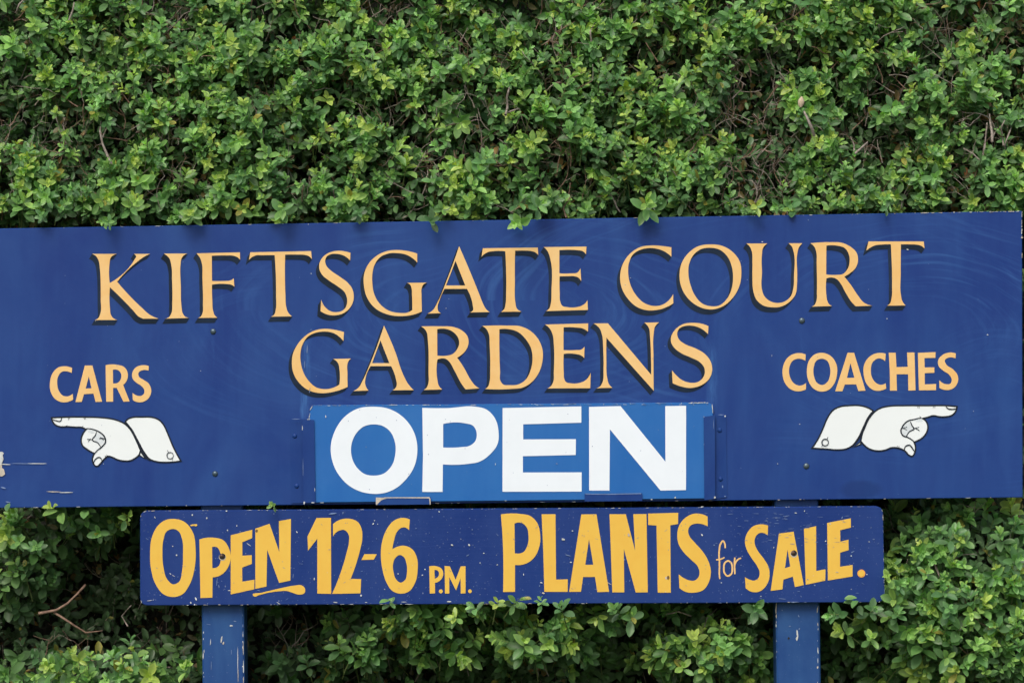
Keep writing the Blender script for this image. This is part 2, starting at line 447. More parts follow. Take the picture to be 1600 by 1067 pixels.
SMALL = [
 ('B1', '313,88 ~250,72 ~190,80 ~135,130 ~108,210 ~112,300 ~150,370 ~210,403 ~265,403 322,380 318,327 ~270,350 ~230,345 ~190,300 ~175,240 ~182,170 ~215,125 ~255,118 308,135'),
 ('B1', '430,65 500,65 590,400 530,402 510,325 422,330 402,402 343,403 / 467,165 492,275 438,278'),
 ('B1', '622,62 ~740,60 ~795,80 ~828,140 ~820,200 785,245 845,397 788,400 725,272 692,272 692,400 628,400 / 690,105 ~735,107 ~765,140 ~765,185 ~740,222 692,230'),
 ('B1', '1022,70 ~960,62 ~900,85 ~868,140 ~875,190 ~910,225 ~960,260 ~982,295 ~975,330 ~945,347 ~910,342 872,318 875,385 ~930,405 ~985,395 ~1035,345 ~1045,290 ~1020,230 ~970,195 ~930,165 ~928,130 ~960,110 1020,112'),
 ('B2', '252,70 ~190,60 ~120,85 ~75,150 ~65,220 ~85,300 ~130,350 ~190,368 255,350 255,300 ~200,322 ~160,305 ~125,250 ~120,180 ~150,120 ~195,105 250,122'),
 ('B2', '~380,57 ~450,80 ~500,150 ~505,230 ~480,310 ~430,360 ~375,370 ~315,345 ~270,270 ~262,190 ~285,110 ~330,68 / ~380,105 ~340,120 ~318,170 ~318,240 ~345,300 ~385,317 ~425,295 ~448,240 ~447,170 ~425,122'),
 ('B2', '590,57 643,57 735,362 677,365 660,312 568,313 548,367 490,367 / 613,140 645,258 585,260'),
 ('B2', '898,65 ~830,60 ~765,90 ~722,160 ~720,230 ~745,310 ~800,358 ~850,363 902,345 898,303 ~855,315 ~820,300 ~785,250 ~778,190 ~795,130 ~840,103 893,125'),
 ('B2', '922,57 978,57 985,173 1075,170 1070,55 1130,55 1138,360 1080,362 1078,230 985,230 988,362 932,362 930,200'),
 ('B2', '1157,58 1300,52 1298,98 1210,100 1212,175 1290,175 1290,218 1212,222 1213,312 1305,308 1303,358 1165,360'),
 ('B2', '1463,62 ~1420,55 ~1360,72 ~1320,120 ~1325,165 ~1360,200 ~1410,235 ~1430,275 ~1420,305 ~1385,310 1330,278 1330,340 ~1385,357 ~1440,345 ~1480,290 ~1478,240 ~1440,190 ~1385,150 ~1375,115 ~1400,98 1460,102'),
]
OPENP = [
 ('B4', '~640,112 ~740,125 ~850,190 ~920,290 ~943,410 ~920,530 ~860,620 ~790,680 ~700,713 ~600,713 ~500,680 ~400,590 ~350,480 ~342,380 ~370,280 ~440,180 ~530,125 / ~640,235 ~570,250 ~510,310 ~483,390 ~485,450 ~520,530 ~580,580 ~640,590 ~710,575 ~765,520 ~790,440 ~785,350 ~750,280 ~700,245'),
 ('B4', '977,120 ~1150,122 ~1350,112 ~1420,130 ~1480,190 ~1507,290 ~1500,370 ~1450,440 ~1370,495 ~1300,508 1120,512 1118,703 977,703 982,450 / 1122,232 ~1270,227 ~1330,245 ~1355,300 ~1345,350 ~1300,385 ~1250,392 1122,395'),
 ('B5', '23,118 555,107 555,217 162,228 162,330 518,328 517,435 160,443 160,553 557,552 557,682 22,683'),
 ('B5', '607,110 820,105 1123,480 1122,105 1263,103 1262,672 1090,675 748,262 745,675 608,675'),
]
LOWER = [
 ('C1', '~330,150 ~430,175 ~510,270 ~537,430 ~525,620 ~480,760 ~410,850 ~330,872 ~245,850 ~170,760 ~125,620 ~115,470 ~135,310 ~200,200 ~260,160 / ~330,243 ~270,265 ~240,340 ~230,470 ~240,600 ~275,710 ~330,755 ~380,735 ~410,640 ~420,480 ~410,330 ~380,265', 'letter'),
 ('C1', '572,340 ~720,325 ~790,345 ~845,420 ~862,510 ~830,610 ~770,670 695,690 692,878 582,882 / 690,410 ~730,410 ~765,460 ~770,530 ~745,590 692,605', 'letter'),
 ('C1', '862,302 1062,250 1060,328 970,365 970,490 1057,485 1058,565 968,600 970,730 1082,712 1080,800 862,848', 'letter'),
 ('C1', '1090,240 1222,195 1312,455 1308,170 1420,150 1415,720 1310,742 1200,435 1193,775 1090,797', 'letter'),
 ('C1', '~1067,855 ~1085,870 ~1110,860 ~1200,835 ~1300,820 ~1390,818 ~1440,835 ~1500,850 ~1545,835 ~1550,795 ~1530,770 ~1440,768 ~1350,785 ~1250,808 ~1150,832', 'painted_underline'),
 ('C1', '~487,213 ~520,200 ~553,205 ~550,215 ~520,213', 'paint_stroke'),
 ('C2', '135,132 260,130 262,785 142,782 142,310 62,413 58,290', 'numeral'),
 ('C2', '277,185 ~330,150 ~420,138 ~490,165 ~525,230 ~530,310 ~505,430 430,655 520,658 515,780 270,785 ~395,430 ~415,340 ~410,270 ~375,235 ~330,240 278,290', 'numeral'),
 ('C2', '548,443 655,443 630,490 522,493', 'painted_dash'),
 ('C2', '940,145 ~880,130 ~810,150 ~740,230 ~700,340 ~690,450 ~705,580 ~740,690 ~790,760 ~860,783 ~930,765 ~985,690 ~1008,570 ~1000,470 ~960,400 ~890,370 ~830,380 790,400 ~805,320 ~830,250 ~870,215 ~905,215 933,237 / ~855,450 ~820,470 ~795,530 ~800,600 ~825,665 ~860,688 ~895,670 ~915,600 ~910,520 ~885,465', 'numeral'),
 ('C2', '1107,548 ~1170,547 ~1215,570 ~1228,610 ~1210,660 1157,690 1157,780 1112,782 / 1152,578 ~1185,590 ~1190,625 1155,655', 'letter'),
 ('C2', '1240,545 1285,548 1335,665 1378,548 1420,547 1420,780 1380,782 1377,650 1338,755 1280,640 1280,782 1243,782', 'letter'),
 ('C2', '~1207,745 ~1225,763 ~1207,781 ~1189,763', 'full_stop'),
 ('C2', '~1458,745 ~1475,762 ~1458,779 ~1441,762', 'full_stop'),
 ('C3', '80,117 ~280,112 ~370,130 ~440,195 ~473,310 ~465,440 ~420,540 ~350,600 222,622 222,890 103,892 ~105,600 ~95,300 / 217,208 ~290,203 ~335,240 ~357,330 ~345,430 ~310,490 220,505', 'letter'),
 ('C3', '488,115 627,115 633,768 750,765 748,890 515,890 505,500', 'letter'),
 ('C3', '885,117 1037,115 1163,890 1045,893 1022,742 903,742 882,890 763,890 / 962,365 1005,620 925,620', 'letter'),
 ('C3', '1167,115 1330,115 1423,480 1405,115 1537,113 1550,895 1430,897 1310,460 1315,895 1195,895', 'letter'),
 ('C4', '340,110 645,102 643,215 565,228 570,908 438,908 425,230 342,225', 'letter'),
 ('C4', '942,140 ~880,115 ~800,112 ~720,150 ~660,220 ~635,320 ~650,420 ~700,500 ~780,580 ~840,640 ~860,700 ~850,750 ~810,785 ~760,785 ~700,760 650,723 657,860 ~720,900 ~810,908 ~900,880 ~955,800 ~975,690 ~950,590 ~890,490 ~810,400 ~760,340 ~745,290 ~770,230 ~820,212 ~880,215 943,238', 'letter'),
 ('C5', '370,220 ~310,208 ~230,225 ~170,290 ~147,370 ~165,450 ~210,530 ~265,610 ~288,670 ~275,725 ~235,748 ~195,740 147,715 155,820 ~210,855 ~280,855 ~350,800 ~385,700 ~375,620 ~330,540 ~270,460 ~243,400 ~245,340 ~280,295 ~320,290 367,315', 'letter'),
 ('C5', '475,297 615,278 713,790 628,810 608,710 517,738 508,832 395,847 / 557,450 583,612 532,630', 'letter'),
 ('C5', '715,250 832,225 833,655 922,640 920,748 732,788', 'letter'),
 ('C5', '938,195 1165,150 1167,238 1063,265 1065,375 1143,355 1145,455 1063,480 1062,615 1183,598 1182,708 945,747', 'letter'),
]


# ---------------------------------------------------------------- boards
def prism(name, loop, y0, y1, mats, parent, chamfer=.8, edge_mat=0):
    """A board cut to an outline (photograph pixels), front at y0, back at y1, softened arris of `chamfer` pixels."""
    n = len(loop)
    c = np.mean(loop, axis=0)
    ins = []
    for i in range(n):
        a, b, d = (np.array(loop[(i + k) % n]) for k in (-1, 0, 1))
        u1 = (b - a) / (np.linalg.norm(b - a) + 1e-9); u2 = (d - b) / (np.linalg.norm(d - b) + 1e-9)
        nn = np.array((-(u1 + u2)[1], (u1 + u2)[0])); nn /= np.linalg.norm(nn) + 1e-9
        if nn @ (c - b) < 0 and n < 8: nn = -nn
        k = 1 / max(.5, abs(nn @ np.array((-u1[1], u1[0]))))
        ins.append(b + nn * chamfer * k)
    v = [P(p[0], p[1], y0) for p in ins] + [P(p[0], p[1], y0 + chamfer * S) for p in loop] + [P(p[0], p[1], y1) for p in loop]
    # keep the sides square to the face
    v[2 * n:] = [(a[0], y1, a[2]) for a in v[n:2 * n]]
    f, m = [tuple(range(n))], [0]
    f.append(tuple(range(3 * n - 1, 2 * n - 1, -1))); m.append(0)
    for i in range(n):
        j = (i + 1) % n
        f.append((i, i + n, j + n, j)); m.append(edge_mat)
        f.append((i + n, i + 2 * n, j + 2 * n, j + n)); m.append(edge_mat)
    o = add_mesh(name, v, f, mats, parent, m)
    import bmesh
    bm = bmesh.new(); bm.from_mesh(o.data)
    bmesh.ops.recalc_face_normals(bm, faces=bm.faces)
    bm.to_mesh(o.data); bm.free()
    return o


def rounded(x0, y0, x1, y1, r, corners=None):
    pts = []
    quad = corners or [(x0, y0), (x1, y0), (x1, y1), (x0, y1)]
    n = len(quad)
    for i in range(n):
        a, b, c = (np.array(quad[(i + k) % n], float) for k in (-1, 0, 1))
        u1 = (a - b) / np.linalg.norm(a - b); u2 = (c - b) / np.linalg.norm(c - b)
        p0, p1 = b + u1 * r, b + u2 * r
        for k in range(7):
            t = k / 6
            pts.append(tuple((1 - t) ** 2 * p0 + 2 * (1 - t) * t * b + t * t * p1))
    return pts


def flecks(items, y, name, mats, parent, seed=1):
    """Chips and specks of missing paint. items: (px, py, length, width, angle, material index)."""
    g = Paint(); r = random.Random(seed)
    for k, (px, py, L, W, an, mi) in enumerate(items):
        n = r.choice((6, 7, 8)); l = []
        for i in range(n):
            t = 2 * math.pi * i / n
            rr = r.uniform(.6, 1.15)
            x, z = math.cos(t) * L / 2 * rr, math.sin(t) * W / 2 * rr
            l.append((px + x * math.cos(an) - z * math.sin(an), py + x * math.sin(an) + z * math.cos(an)))
        g.fill([l], y - .00003 * (k % 9), mi)
    o = g.make(name, mats, parent)
    o['kind'] = 'stuff'
    return o


def edge_wear(loop, rate, r, lo=1.0, hi=6.0, w=(.5, 1.3), where=None, mi=(0, 1, 2), inset=.4):
    out = []
    n = len(loop)
    for i in range(n):
        a, b = np.array(loop[i], float), np.array(loop[(i + 1) % n], float)
        L = np.linalg.norm(b - a)
        if L < .01: continue
        u = (b - a) / L
        k = np.random.default_rng(int(a[0] * 7 + a[1]) % 9999).poisson(L * rate)
        for _ in range(k):
            t = r.uniform(0, L)
            p = a + u * t
            if where and not where(p): continue
            ln = min(r.expovariate(1 / lo) + .8, hi)
            nn = np.array((-u[1], u[0])) * inset * r.uniform(.3, 1.6)
            out.append((p[0] + nn[0], p[1] + nn[1], ln, r.uniform(*w), math.atan2(u[1], u[0]), r.choice(mi)))
    return out


def dome(name, px, py, r, y, mat, parent, h=.6, slot=False):
    """A round screw or rivet head."""
    v, f = [], []
    n, rings = 16, [(1.0, 0.0), (1.0, .15), (.92, .45), (.7, .8), (.35, .97)]
    for rr, hh in rings:
        for i in range(n):
            t = 2 * math.pi * i / n
            v.append(P(px + r * rr * math.cos(t), py - r * rr * math.sin(t), y - hh * h * r * S))
    v.append(P(px, py, y - h * r * S))
    for k in range(len(rings) - 1):
        for i in range(n):
            j = (i + 1) % n
            f.append((k * n + i, k * n + j, (k + 1) * n + j, (k + 1) * n + i))
    b = (len(rings) - 1) * n
    for i in range(n): f.append((b + i, b + (i + 1) % n, len(v) - 1))
    return add_mesh(name, v, f, mat, parent, smooth=True)


R = random.Random(5)
sign = empty('entrance_sign', (0, .05, 0))
tag(sign, 'big navy garden entrance sign on two blue posts, with shaded serif lettering and pointing hands', 'sign')
bpy.context.view_layer.update()

BOARD = [(-14, 357.5), (1597, 330), (1598, 777), (-14, 793.5)]
board = prism('sign_board', BOARD, 0, .018, [M['board']], sign, .9)
for crop, s in HEAD:
    glyph(crop, s, 0, [M['cream'], M['shade']], board, (-5.0, 8.0))
for crop, s in HEAD2:
    glyph(crop, s, 0, [M['cream'], M['shade']], board, (-5.2, 7.0))
for crop, s in SMALL:
    glyph(crop, s, 0, [M['cream']], board)


def hand(crop, white, grey, lines, name='pointing_hand'):
    g = Paint()
    z = 1
    for w in white:
        l = [to_px(crop, p) for p in smooth_path(parse(w))]
        g.fill([l], -.0005 - .0001 * z, 0)
        g.stroke(l, 2.3, -.0012 - .00005 * z, 2, True); z += 1
    for w in grey:
        l = [to_px(crop, p) for p in smooth_path(parse(w))]
        g.fill([l], -.0009, 1)
    for w, s in lines:
        l = [to_px(crop, p) for p in smooth_path(parse(s), closed=False)]
        g.stroke(l, w, -.0015 - .00005 * z, 2, False, .35); z += 1
    return g.make(name, [M['handwhite'], M['handgrey'], M['line']], board)


def ring(cx, cy, r, n=14):
    return ' '.join(['~%.1f,%.1f' % (cx + r * math.cos(2 * math.pi * i / n), cy + r * math.sin(2 * math.pi * i / n)) for i in range(n + 1)])


hand('B1',
     ['945,858 990,928 932,893',
      '122,548 ~280,541 ~430,541 ~560,545 ~660,555 ~740,575 ~800,605 ~850,655 ~900,745 945,850 935,890 ~900,920 ~850,945 ~790,948 ~730,935 ~680,912 ~640,905 ~610,930 ~575,970 ~550,995 ~530,995 ~508,970 ~500,935 ~510,895 520,878 ~450,840 ~405,800 ~396,750 ~410,700 440,658 ~410,640 ~340,635 ~265,630 ~210,632 ~160,615 ~130,580',
      '805,585 ~830,560 ~880,543 ~960,541 ~1060,545 ~1120,570 ~1160,615 ~1200,700 ~1250,820 1320,948 ~1200,960 ~1100,955 ~1030,930 ~980,870 ~930,780 ~870,670 ~830,615'],
     ['~540,690 ~580,700 ~605,735 ~605,772 ~580,800 ~545,770 ~518,745', '~455,668 ~500,668 ~520,680 ~480,690'],
     [(2.6, '~800,590 ~850,640 ~900,725 ~950,840 ~1000,920 ~1040,945'),
      (2.1, '~440,650 ~520,660 ~580,690 ~615,730 ~620,775 ~590,815 ~540,855 ~515,885'),
      (1.7, '~540,678 ~525,715 ~500,750 ~550,780 ~580,820'), (1.2, '450,748 ~480,748 500,752'), (1.0, '485,742 ~470,755 462,772'),
      (1.5, '562,742 ~590,738 618,745'), (1.0, '572,728 ~590,740 602,758'), (1.6, '512,968 ~535,925 ~570,915 ~583,930 588,958'),
      (1.6, '125,560 ~165,575 ~205,578 212,545'), (1.0, '275,545 278,568'), (1.0, '288,543 285,560'), (1.1, '420,543 427,562'),
      (1.1, '437,545 432,560'), (1.3, '616,898 632,924'), (1.2, '632,890 645,915'), (1.3, ring(1220, 898, 30)),
      (1.2, '1194,848 1207,872'), (1.6, '1233,922 1243,940'), (1.0, '252,628 268,618'), (1.0, '402,634 416,624')])
hand('B3',
     ['583,430 585,455 520,480',
      '115,492 ~170,410 ~220,305 ~265,200 ~320,125 ~390,92 ~480,82 ~580,83 ~650,102 705,135 ~660,190 ~610,290 ~560,395 ~500,470 ~440,500 ~370,508 ~250,500',
      '715,145 ~780,105 ~860,88 ~1000,83 ~1200,83 ~1400,83 1510,92 ~1495,140 ~1470,170 ~1400,190 ~1340,190 ~1285,180 ~1220,197 1178,207 ~1205,225 ~1228,270 ~1225,320 ~1190,380 ~1140,415 1100,432 ~1110,480 ~1105,530 ~1075,570 ~1050,560 ~1005,515 ~960,495 ~880,488 ~820,510 ~740,518 ~660,495 ~610,455 585,425 ~600,350 ~650,230'],
     ['~1060,245 ~1010,265 ~982,310 ~987,350 ~1018,370 ~1045,335 ~1085,305', '~1100,222 ~1160,212 ~1180,225 ~1130,240'],
     [(2.7, '~707,140 ~655,220 ~605,330 ~550,420 ~500,480'),
      (2.1, '~1165,203 ~1100,215 ~1030,235 ~985,285 ~970,330 ~990,370 ~1040,390 ~1090,425 ~1110,475'),
      (1.8, '~1060,238 ~1080,280 ~1095,302 ~1050,335 ~1020,378'), (1.3, '1095,302 1145,290'), (1.3, '1098,300 ~1125,308 1150,326'),
      (1.4, '985,302 1030,288'), (1.2, '990,300 1030,318'), (2.0, '~1003,512 ~1015,475 ~1048,462 ~1085,500 ~1105,540'),
      (1.9, '~1402,85 ~1420,110 ~1460,119 ~1505,108'), (1.0, '1135,85 1131,106'), (1.0, '1146,85 1145,110'), (1.0, '1284,85 1280,106'),
      (1.0, '1299,85 1295,106'), (1.1, '937,468 930,496'), (1.1, '953,470 946,498'), (1.2, '1150,186 1168,200'), (1.2, '1262,182 1290,180'),
      (1.7, ring(242, 437, 32)), (1.3, '270,383 259,408'), (1.3, '222,460 206,477')])

for px, py, r in ((333, 518, 4.6), (336, 740, 4.6), (1253, 501, 4.8), (1260, 728, 4.8)):
    dome('screw', px, py, r, 0, M['screw'], board, .55)

# wear on the big board
it = edge_wear(BOARD, .05, R, 2.2, 14, (.5, 1.0), lambda p: p[1] < 400 and (p[0] > 1080 or R.random() < .25))
it += edge_wear([(1440, 332.5), (1597, 330), (1597, 372), (1590, 372)], .30, R, 4, 12, (.7, 1.8), lambda p: p[0] > 1440 and p[1] < 333.5 or p[0] > 1596, (0, 1))
it += edge_wear(BOARD, .03, R, 2.5, 10, (.5, 1.1), lambda p: p[1] > 700 and R.random() < .7)
it += [(0, 716, 16, 24, .2, 0), (3, 738, 10, 16, .5, 1), (-2, 728, 14, 30, 0, 1), (2, 708, 7, 6, 0, 0), (38, 724, 46, 1.3, .02, 2), (58, 724, 38, 1.2, .01, 0),
       (8, 725, 24, 1.6, .04, 0), (82, 768, 26, 1.4, .02, 1), (104, 769, 26, 1.8, -.02, 0), (5, 762, 10, 2.5, .3, 2), (12, 784, 10, 2, .1, 2)]
it += [(1263, 344, 3, 1.5, .9, 2), (1191, 378, 2.5, 1.8, 0, 0), (1158, 408, 2, 2, 0, 2), (1543, 523, 3, 2, 0, 0), (1386, 498, 2.2, 2, 0, 0),
       (486, 515, 6, 1, -.2, 2), (480, 545, 1.5, 14, .05, 2), (476, 570, 1.4, 16, -.03, 2), (484, 610, 1.6, 12, .1, 2), (1418, 390, 4, 2, .3, 0)]
for _ in range(60):
    it.append((R.uniform(10, 1590), R.uniform(350, 780), R.uniform(.8, 2), R.uniform(.7, 1.6), R.uniform(0, 3), R.choice((2, 2, 2, 0))))
flecks(it, -.0021, 'paint_chips', [M['chip'], M['chipcream'], M['fleckblue']], board, 3)

# posts behind both boards, standing on the ground
def post(px0, px1, lean):
    h0 = P(0, 790)[2]
    k = .018
    x0, x1 = P(px0, 0, k)[0], P(px1, 0, k)[0]
    top = P(0, 420, k)[2]
    v, f = [], []
    rows = 14
    d = .075
    c = .0035
    prof = lambda xa, xb: [(xa + c, k + .0005), (xb - c, k + .0005), (xb, k + c), (xb, k + d - c), (xb - c, k + d), (xa + c, k + d), (xa, k + d - c), (xa, k + c)]
    for i in range(rows + 1):
        z = top + (-.35 - top) * i / rows
        sh = lean * (h0 - z)
        r = R.uniform(-.0005, .0005)
        for (x, y) in prof(x0 + sh + r, x1 + sh - r): v.append((x, y, z))
    n = 8
    for i in range(rows):
        for j in range(n):
            j2 = (j + 1) % n
            f.append((i * n + j, i * n + j2, (i + 1) * n + j2, (i + 1) * n + j))
    f.append(tuple(range(n - 1, -1, -1))); f.append(tuple(rows * n + j for j in range(n)))
    return add_mesh('post', v, f, [M['post']], sign)


p1 = post(313.5, 379.5, .010)
p2 = post(1210.5, 1279, .012)
YB = .0176
it = [(346, 998, 3.2, 14, .15, 0), (349, 1004, 2.5, 7, .3, 1), (361, 977, 6, 3.5, .1, 0), (367, 970, 5, 1.5, .1, 2), (329, 1003, 1, 11, .1, 0),
      (371.5, 1030, 1.0, 46, 0, 0), (372, 1056, 1.2, 22, 0, 1), (361.5, 1018, .9, 10, 0, 2), (317.5, 1023, 2, 14, 0, 0), (380, 1012, 1.4, 24, 0, 1),
      (379.7, 990, 1.2, 12, 0, 0), (380.4, 1040, 1.6, 24, 0, 0), (380.4, 1062, 1.2, 14, 0, 1), (326, 975, 8, 1, .2, 2), (330, 1040, 1, 20, .02, 2)]
it += [(379.6 + R.uniform(-.8, .6), R.uniform(960, 1067), R.uniform(.7, 1.6), R.uniform(2, 7), 0, R.choice((0, 1, 2))) for _ in range(9)]
it += [(318 + R.uniform(-.4, .8), R.uniform(985, 1067), R.uniform(.6, 1.3), R.uniform(2, 6), 0, R.choice((0, 1, 2))) for _ in range(6)]
flecks(it, YB, 'paint_chips', [M['chip'], M['chipcream'], M['fleckblue']], p1, 4)
it = [(1246, 990, 3, 13, -.15, 0), (1245, 997, 4, 8, .2, 0), (1248, 962, 2, 5, -.3, 2), (1234, 978, 4, 2, 0, 2), (1232.5, 996.5, 4.5, 4, 0, 3),
      (1212.6, 950, 2.4, 24, .05, 1), (1212.6, 977, 2, 7, 0, 0), (1213, 962, 1.8, 9, 0, 1), (1278, 1015, 2, 14, -.05, 0), (1277, 953, 1.6, 10, 0, 1),
      (1277.5, 1042, 2.4, 5, 0, 1), (1278, 1032, 1.2, 10, 0, 0), (1222, 953, 2, 3, 0, 2), (1249, 982, 3, 3, 0, 2)]
it += [(1278 + R.uniform(-.8, .6), R.uniform(945, 1067), R.uniform(.6, 1.5), R.uniform(2, 6), 0, R.choice((0, 1, 2))) for _ in range(8)]
it += [(1213 + R.uniform(-.4, .8), R.uniform(945, 1067), R.uniform(.6, 1.3), R.uniform(2, 6), 0, R.choice((0, 1, 2))) for _ in range(6)]
flecks(it, YB, 'paint_chips', [M['chip'], M['chipcream'], M['fleckblue'], M['black']], p2, 5)


# channel brackets riveted to the big board; the OPEN panel drops between them
def bracket(side):
    g = []
    y_f, y_l = -.002, -.0115           # flange front, lip front
    if side < 0:
        fl = [(453, 655), (472.5, 654.5), (474, 785.5), (455, 786)]
        lip = [(472.5, 654.5), (491, 656), (493, 785), (474, 785.5)]
    else:
        lip = [(1099.5, 651), (1117, 648.5), (1117.5, 779), (1100.5, 781)]
        fl = [(1117, 648.5), (1134.5, 647), (1136, 776.5), (1117.5, 779)]
    v, f = [], []
    def slab(q, ya, yb):
        b = len(v)
        v.extend([P(p[0], p[1], ya) for p in q] + [P(p[0], p[1], yb) for p in q])
        f.append((b + 3, b + 2, b + 1, b))
        f.append((b + 4, b + 5, b + 6, b + 7))
        for i in range(4):
            j = (i + 1) % 4
            f.append((b + i, b + j, b + 4 + j, b + 4 + i))
    slab(fl, y_f, -.0001)
    slab(lip, y_l, y_l + .0016)
    # web joining flange and lip, butted against both
    if side < 0: w = [(472.6, 655), (475, 655), (476, 785), (474.2, 785)]
    else: w = [(1114.5, 649), (1116.9, 649), (1117.4, 779), (1115, 779)]
    slab(w, y_l + .0017, -.0001)
    o = add_mesh('bracket', v, f, [M['bracket']], sign)
    import bmesh
    bm = bmesh.new(); bm.from_mesh(o.data); bmesh.ops.recalc_face_normals(bm, faces=bm.faces); bm.to_mesh(o.data); bm.free()
    xs = ((460.5, 681), (463.5, 759)) if side < 0 else ((1124.5, 672), (1126, 748))
    for px, py in xs: dome('rivet', px, py, 3.6, y_f, M['bracket'], o, .6)
    if side < 0:
        it = [(462, 654.6, 14, 1.3, 0, 2), (482, 655, 7, 1.1, 0, 0), (472.5, 668, 1.2, 9, 0, 0), (475.5, 785, 3, 6, .1, 0), (489, 785, 5, 1.8, 0, 0), (473.5, 730, .8, 30, 0, 2), (491.8, 765, .9, 8, 0, 0)]
    else:
        it = [(1126, 648, 10, 1.4, 0, 2), (1133, 650, 3, 3, 0, 0), (1100, 651, 3, 2.5, 0, 2), (1100, 694, .8, 5, 0, 2), (1117, 777, 3, 4, 0, 0), (1133, 775, 3, 2, 0, 2), (1129, 760, 3, 5, .2, 2), (1115, 664, .8, 18, 0, 2)]
    flecks(it, y_l - .0003, 'paint_chips', [M['chip'], M['chipcream'], M['fleckblue']], o, 6)
    return o


bracket(-1); bracket(1)


def ledge(px0, py0, px1, py1):
    """Short folded metal tab under the panel: a floor and an upturned lip."""
    v = []
    for (xa, ya) in ((px0, py0), (px1, py0 - .8)):
        v += [P(xa, ya, -.013), P(xa, py1 + (ya - py0), -.013), P(xa, py1 + (ya - py0), -.0002), P(xa, ya, -.0114), P(xa, py1 - 1.4 + (ya - py0), -.0114), P(xa, py1 - 1.4 + (ya - py0), -.0002)]
    f = []
    n = 6
    order = [0, 1, 2, 5, 4, 3]
    for i in range(6):
        a, b = order[i], order[(i + 1) % 6]
        f.append((a, b, b + n, a + n))
    f += [(0, 3, 4, 1), (1, 4, 5, 2), (6, 7, 10, 9), (7, 8, 11, 10)]
    o = add_mesh('ledge', v, f, [M['bracket']], sign)
    import bmesh
    bm = bmesh.new(); bm.from_mesh(o.data); bmesh.ops.recalc_face_normals(bm, faces=bm.faces); bm.to_mesh(o.data); bm.free()
    return o


l1 = ledge(587, 777, 673, 788.5)
g = Paint()
g.fill([[(587.2, 776.8), (607, 777.2), (596, 781), (588.5, 788.5), (587.4, 788)]], -.0133, 0)
g.fill([[(600, 776.6), (640, 776.4), (671, 776.2), (672.6, 779), (672.8, 788), (671.5, 788), (670.5, 778.4), (630, 777.9), (600, 778)]], -.0134, 0)
o = g.make('bare_patch', [M['chipcream']], l1)
l2 = ledge(913.5, 771, 1003.5, 783)
g = Paint()
g.fill([[(914, 770.8), (950, 771.2), (1002, 770.2), (1002, 771.4), (950, 772.5), (914.6, 772)]], -.0134, 0)
g.make('bare_patch', [M['fleckblue']], l2)

# ---------------------------------------------------------------- the OPEN panel
panel = empty('open_panel', (0, -.005, P(0, 785)[2]))
tag(panel, 'bright blue removable panel with thick white OPEN letters held between two brackets', 'panel')
bpy.context.view_layer.update()
PANEL = [(490, 633), (800, 631), (1106, 628.5), (1112, 632), (1114, 645), (1114.5, 778.5), (800, 782), (476, 785), (475.5, 660), (482.5, 656), (484, 644)]
pl = prism('panel', PANEL, -.008, -.002, [M['panel']], panel, .7)
for crop, s in OPENP:
    glyph(crop, s, -.008, [M['white']], pl)
it = edge_wear([(488, 633.4), (800, 631.4), (1106, 629), (1112, 632)], .11, R, 3, 16, (.5, 1.1), None, (0, 2, 2))
it += [(1070 + R.uniform(0, 42), 628.5 + R.uniform(-.4, 1.4), R.uniform(3, 9), R.uniform(.8, 2), 0, 0) for _ in range(10)]
it += [(483.5, 650, 1.2, 12, .15, 0), (486, 638, 1.4, 9, .5, 0), (1113, 636, 1.2, 12, -.1, 0), (1113.6, 643, 1, 6, 0, 0), (509, 650.5, 1.6, 6, 0, 0),
       (774, 725, 1.2, 4, 0, 0), (572, 698, 2, 2, 0, 2), (870, 724, 4, 2.2, .2, 2), (1055, 777, 3, 3, 0, 0), (1018, 780, 4, 1.6, 0, 0),
       (503, 785, 8, 1, 0, 0), (640, 783.5, 10, 1, 0, 2), (790, 782, 4, 1, 0, 0)]
it += [(R.uniform(500, 1095), R.uniform(638, 772), R.uniform(.8, 1.8), R.uniform(.7, 1.5), R.uniform(0, 3), 2) for _ in range(35)]
flecks(it, -.0094, 'paint_chips', [M['chip'], M['chipcream'], M['fleckblue']], pl, 8)

# ---------------------------------------------------------------- opening-hours board
hours = empty('opening_hours_board', (0, 0, P(0, 945)[2]))
tag(hours, 'long low navy board with rounded corners and yellow opening hours lettering below the big sign', 'notice board')
bpy.context.view_layer.update()
LB = rounded(0, 0, 0, 0, 13, [(219, 797.5), (1379.5, 790.5), (1382.5, 940.5), (219, 945.5)])
YL = -.006
lb = prism('board', LB, YL, .0175, [M['lower']], hours, 1.0)
for crop, s, nm in LOWER:
    glyph(crop, s, YL, [M['gold']], lb, name=nm)
g = Paint(); g.disc(to_px('C5', (1267, 680)), 6.3, YL - .0008, 0); g.disc(to_px('C5', (1267, 680)), 4.9, YL - .0012, 1)
g.make('full_stop', [M['orange'], M['gold']], lb)


def script_letter(strokes, name='letter'):
    g = Paint()
    for k, (w, s, cl) in enumerate(strokes):
        g.stroke([to_px('C4', p) for p in smooth_path(parse(s), closed=cl)], w, YL - .0008 - .0001 * k, 0, cl, .15)
    g.make(name, [M['cream']], lb)


script_letter([(2.6, '~1066,770 ~1062,620 ~1060,480 ~1075,412 ~1098,387 ~1114,410 ~1120,458', False), (2.2, '1027,576 ~1075,570 1113,552', False)])
script_letter([(2.6, '~1148,587 ~1178,605 ~1191,660 ~1180,720 ~1145,740 ~1115,715 ~1106,660 ~1118,605', True)])
script_letter([(2.6, '1218,722 ~1214,640 1217,553', False), (2.4, '~1216,650 ~1232,592 ~1250,572 ~1280,560', False)])

